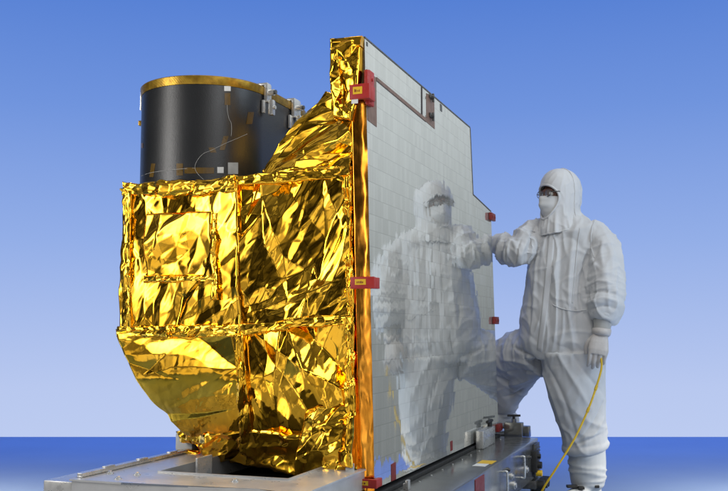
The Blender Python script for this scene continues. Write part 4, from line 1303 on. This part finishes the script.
def mask_and_glasses():
    verts, faces = [], []
    nu, nv = 28, 22
    for j in range(nv + 1):
        for i in range(nu + 1):
            u, v = -1 + 2 * i / nu, j / nv
            a = u * R(62)
            z = -0.016 - v * 0.115
            ro = 0.103 + 0.026 * math.sin(min(1, v * 1.15 + .15) * math.pi) * math.cos(a) ** 1.5 + 0.014 * math.exp(-(u / .22) ** 2) * (1 - v)
            rs = 0.082
            ro += 0.003 * math.sin(v * 20) * (1 - abs(u))
            verts.append(HC + HF * math.cos(a) * ro + HS * math.sin(a) * rs + Vector((0, 0, z + .012 * math.cos(a) * (1 - v) - (0.0))))
    for j in range(nv):
        for i in range(nu):
            faces.append((j * (nu + 1) + i, j * (nu + 1) + i + 1, (j + 1) * (nu + 1) + i + 1, (j + 1) * (nu + 1) + i))
    o = mesh_np("face_mask", verts, faces, M_MASK, PERS)
    md = o.modifiers.new("thick", 'SOLIDIFY'); md.thickness = 0.004; md.offset = 0
    # spectacles
    bm = bmesh.new()
    zc = 0.010
    def lens_ring(s, n=28):
        cc = HC + HF * (.112) + HS * s * .035 + Vector((0, 0, zc))
        return [cc + HS * math.cos(t) * .027 + ZU * math.sin(t) * .019 - HF * (abs(math.cos(t)) * .004) for t in [2 * math.pi * k / n for k in range(n)]]
    for s in (-1, 1):
        r = lens_ring(s); add_tube(bm, r + r[:2], 0.0017, 8, caps=False)
        add_tube(bm, [HC + HF * .108 + HS * s * .062 + Vector((0, 0, zc + .005)), HC + HF * .075 + HS * s * .083 + Vector((0, 0, zc + .006)), HC + HS * s * .088 + Vector((0, 0, zc + .004))], 0.0028, 8)
    add_tube(bm, [HC + HF * .113 + HS * -.009 + Vector((0, 0, zc + .004)), HC + HF * .116 + Vector((0, 0, zc + .007)), HC + HF * .113 + HS * .009 + Vector((0, 0, zc + .004))], 0.0024, 8)
    gl = from_bm("spectacles", bm, M_STEEL, PERS, smooth=True)
    for s in (-1, 1):
        bm = bmesh.new()
        r = lens_ring(s); vs = [bm.verts.new(p) for p in r]; bm.faces.new(vs)
        vb = [bm.verts.new(p - HF * .002) for p in r]; bm.faces.new(vb[::-1])
        for k in range(len(r)): bm.faces.new((vs[k], vb[k], vb[(k + 1) % len(r)], vs[(k + 1) % len(r)]))
        from_bm("lens", bm, M_LENS, gl)
mask_and_glasses()
placket()
stitched_seam([(596, 219), (592, 228), (591, 244), (594, 258)])
stitched_seam([(580, 228), (577, 250), (574, 280), (572, 303)], .0025)
stitched_seam([(553, 305), (563, 309), (575, 311), (587, 310)], .0035)
# -- left lower arm and glove
def chain(bm, pts, r0, r1):
    add_tube(bm, spline(pts, 4), list(np.linspace(r0, r1, 4 * (len(pts) - 1) + 1)), 12)
def glove(wr, dirv, back, parent, curl, name="glove", thumb_side=1.0, sc=1.0):
    """wr wrist, dirv along the hand, back = normal of the back of the hand; fingers curl towards -back"""
    d = dirv.normalized(); n = (back - d * back.dot(d)).normalized(); s = d.cross(n).normalized() * thumb_side    # s: thumb side
    bm = bmesh.new()
    P = lambda a, b, c: wr + (d * a + s * b + n * c) * sc
    add_loft(bm, [(P(-.075, 0, 0), s, .030 * sc, n, .024 * sc), (P(-.03, 0, 0), s, .030 * sc, n, .022 * sc), (P(0, 0, 0), s, .032 * sc, n, .020 * sc), (P(.035, .002, .002), s, .041 * sc, n, .019 * sc), (P(.07, 0, .003), s, .044 * sc, n, .017 * sc), (P(.09, -.001, 0), s, .040 * sc, n, .014 * sc)], 20)
    for b, L, c in ((.031, .074, 0), (.010, .082, .05), (-.011, .076, .1), (-.031, .060, .18)):
        a0 = .086 - abs(b) * .12
        pts = [P(a0 - .025, b * .9, 0)]
        x, y, ang = a0, 0.0, curl * .35 + c
        pts.append(P(x, b, 0.002))
        for seg, da in ((.45, curl * .5 + c), (.32, curl * .6), (.23, curl * .4)):
            x += L * seg * math.cos(ang); y -= L * seg * math.sin(ang)
            pts.append(P(x, b * (1 - .05 * seg), y)); ang += da
        chain(bm, pts, .0098 * sc, .0076 * sc)
    pts = [P(.012, .024, -.004), P(.035, .043, -.012), P(.062, .050, -.022), P(.086, .044, -.034)]
    chain(bm, pts, .0135 * sc, .0085 * sc)
    return remeshed(name, bm, M_GLOVE, parent, 0.0032, 2)
wl = W(600.5, 335, 4.84)
gd = (W(596.5, 362, 4.81) - wl)
GL = glove(wl, gd, Vector((-0.15, -0.95, 0.2)), PERS, 0.95, thumb_side=1.0, sc=1.2)
bm = bmesh.new()                                   # knitted sleeve end and rolled glove cuff
add_tube(bm, spline([W(603, 316, 4.86), W(602.5, 324, 4.855), W(601.5, 332, 4.845)], 5), [.050, .051, .050, .049, .048, .046, .045, .044, .043, .042, .042], 24)
from_bm("sleeve_liner", bm, M_LINER, PERS, smooth=True)
bm = bmesh.new()
add_tube(bm, [W(601.9, 328.5, 4.848), W(601.8, 330, 4.848), W(601.2, 334, 4.843), W(601.0, 336, 4.842)], [.046, .049, .047, .040], 24)
from_bm("glove_cuff", bm, M_GLOVE, GL, smooth=True)
bm = bmesh.new()                                   # elastic hem of the sleeve
add_tube(bm, [W(604, 312, 4.865), W(603.8, 315, 4.865), W(603.4, 319, 4.862), W(603.1, 321, 4.86)], [.070, .074, .069, .058], 28)
from_bm("sleeve_hem", bm, M_SUIT, SUIT, smooth=True)
# -- right glove, holding the far edge of the panel
g2 = (Vector((-0.55, 0.45, -0.1)))
glove(wrR + Vector((-0.015, 0.03, 0)), Vector((-0.75, 0.30, 0.05)), Vector((0.25, -0.3, 0.9)), PERS, 0.35, thumb_side=-1.0)
# -- boots
def boot(ank, toe_dir, zfloor, top, rtop, name="boot_cover"):
    bm = bmesh.new()
    t = toe_dir.normalized(); s = Vector((-t.y, t.x, 0))
    a = Vector((ank.x, ank.y, zfloor))
    secs = []
    pr = spline([top, ank + Vector((0, 0, .10)) * .5, Vector((ank.x, ank.y, zfloor + .07))], 5)
    add_tube(bm, pr, list(np.interp(np.linspace(0, 1, 11), [0, .4, .75, 1], [rtop, rtop * .95, rtop * .86, .068])), 24)
    add_loft(bm, [(a - t * .085 + Vector((0, 0, .045)), s, .030, ZU, .036), (a - t * .06 + Vector((0, 0, .05)), s, .046, ZU, .048), (a + Vector((0, 0, .052)), s, .054, ZU, .050), (a + t * .08 + Vector((0, 0, .046)), s, .056, ZU, .044), (a + t * .15 + Vector((0, 0, .036)), s, .056, ZU, .034), (a + t * .20 + Vector((0, 0, .028)), s, .040, ZU, .024)], 24)
    L0, L1 = top, a
    def wr(p):
        tt, d = seg_t(p, L0, L1)
        hgt = p.z - zfloor
        f = NZ(Vector((hgt * 26 + NZ(p * 8) * .8, p.x * 4, p.y * 4)))
        k = 1 if hgt > .11 else .2
        return k * max(0, ridge(f * 1.4)) ** 2 * .008 + NZ(p * 7) * .006
    return remeshed(name, bm, M_BOOT, PERS, 0.007, 3, wr)
bl_ = boot(W(588, 488, 5.05), Vector((-0.72, -0.69, 0)), 0.0, W(586.5, 447, 5.05), .100)
br_ = boot(ankR, Vector((-0.85, -0.2, 0)), 0.334 , kneeR * .2 + ankR * .8, .075)
for (pp, w) in ((W(572.5, 487, 4.97), .028), (W(581.5, 488.5, 4.95), .016), (W(597, 487, 4.97), .012)):    # dark straps and clip on the boot
    bm = bmesh.new()
    add_box(bm, pp + Vector((-w, -.006, -.006)), pp + Vector((w, .03, .008)), 0.003)
    from_bm("strap", bm, M_RUBBER, bl_)

# ================================================================== yellow cable in his hand
def cable():
    bm = bmesh.new()
    p0 = W(600.5, 356, 4.815) + FOOT
    pts = [p0, at_depth(601.5, 368, 4.80), at_depth(596, 388, 4.78), at_depth(588, 410, 4.75), at_depth(575, 438, 4.72), at_depth(559, 464, 4.70), at_depth(546, 484, 4.70), at_depth(535, 501, 4.72)]
    g0 = pts[-1]
    pts += [Vector((g0.x - .05, g0.y + .0, 0.09)), Vector((g0.x - .12, g0.y + .02, 0.012)), Vector((g0.x - .02, g0.y - .12, 0.010)), Vector((g0.x + .25, g0.y - .16, 0.010)), Vector((g0.x + .55, g0.y - .35, 0.010))]
    add_tube(bm, spline(pts, 10), 0.0052, 12)
    o = from_bm("cable", bm, M_CABLE, smooth=True)
    tag(o, "yellow cable hanging from the worker's gloved hand to the floor", "cable")
    for k in (2, 3):
        bm = bmesh.new(); q = pts[k]; t = (pts[k + 1] - pts[k - 1]).normalized()
        add_cyl(bm, q - t * .012, q + t * .012, 0.0078, n=14)
        from_bm("cable_tie", bm, M_CABLE, o, angle=40)
cable()
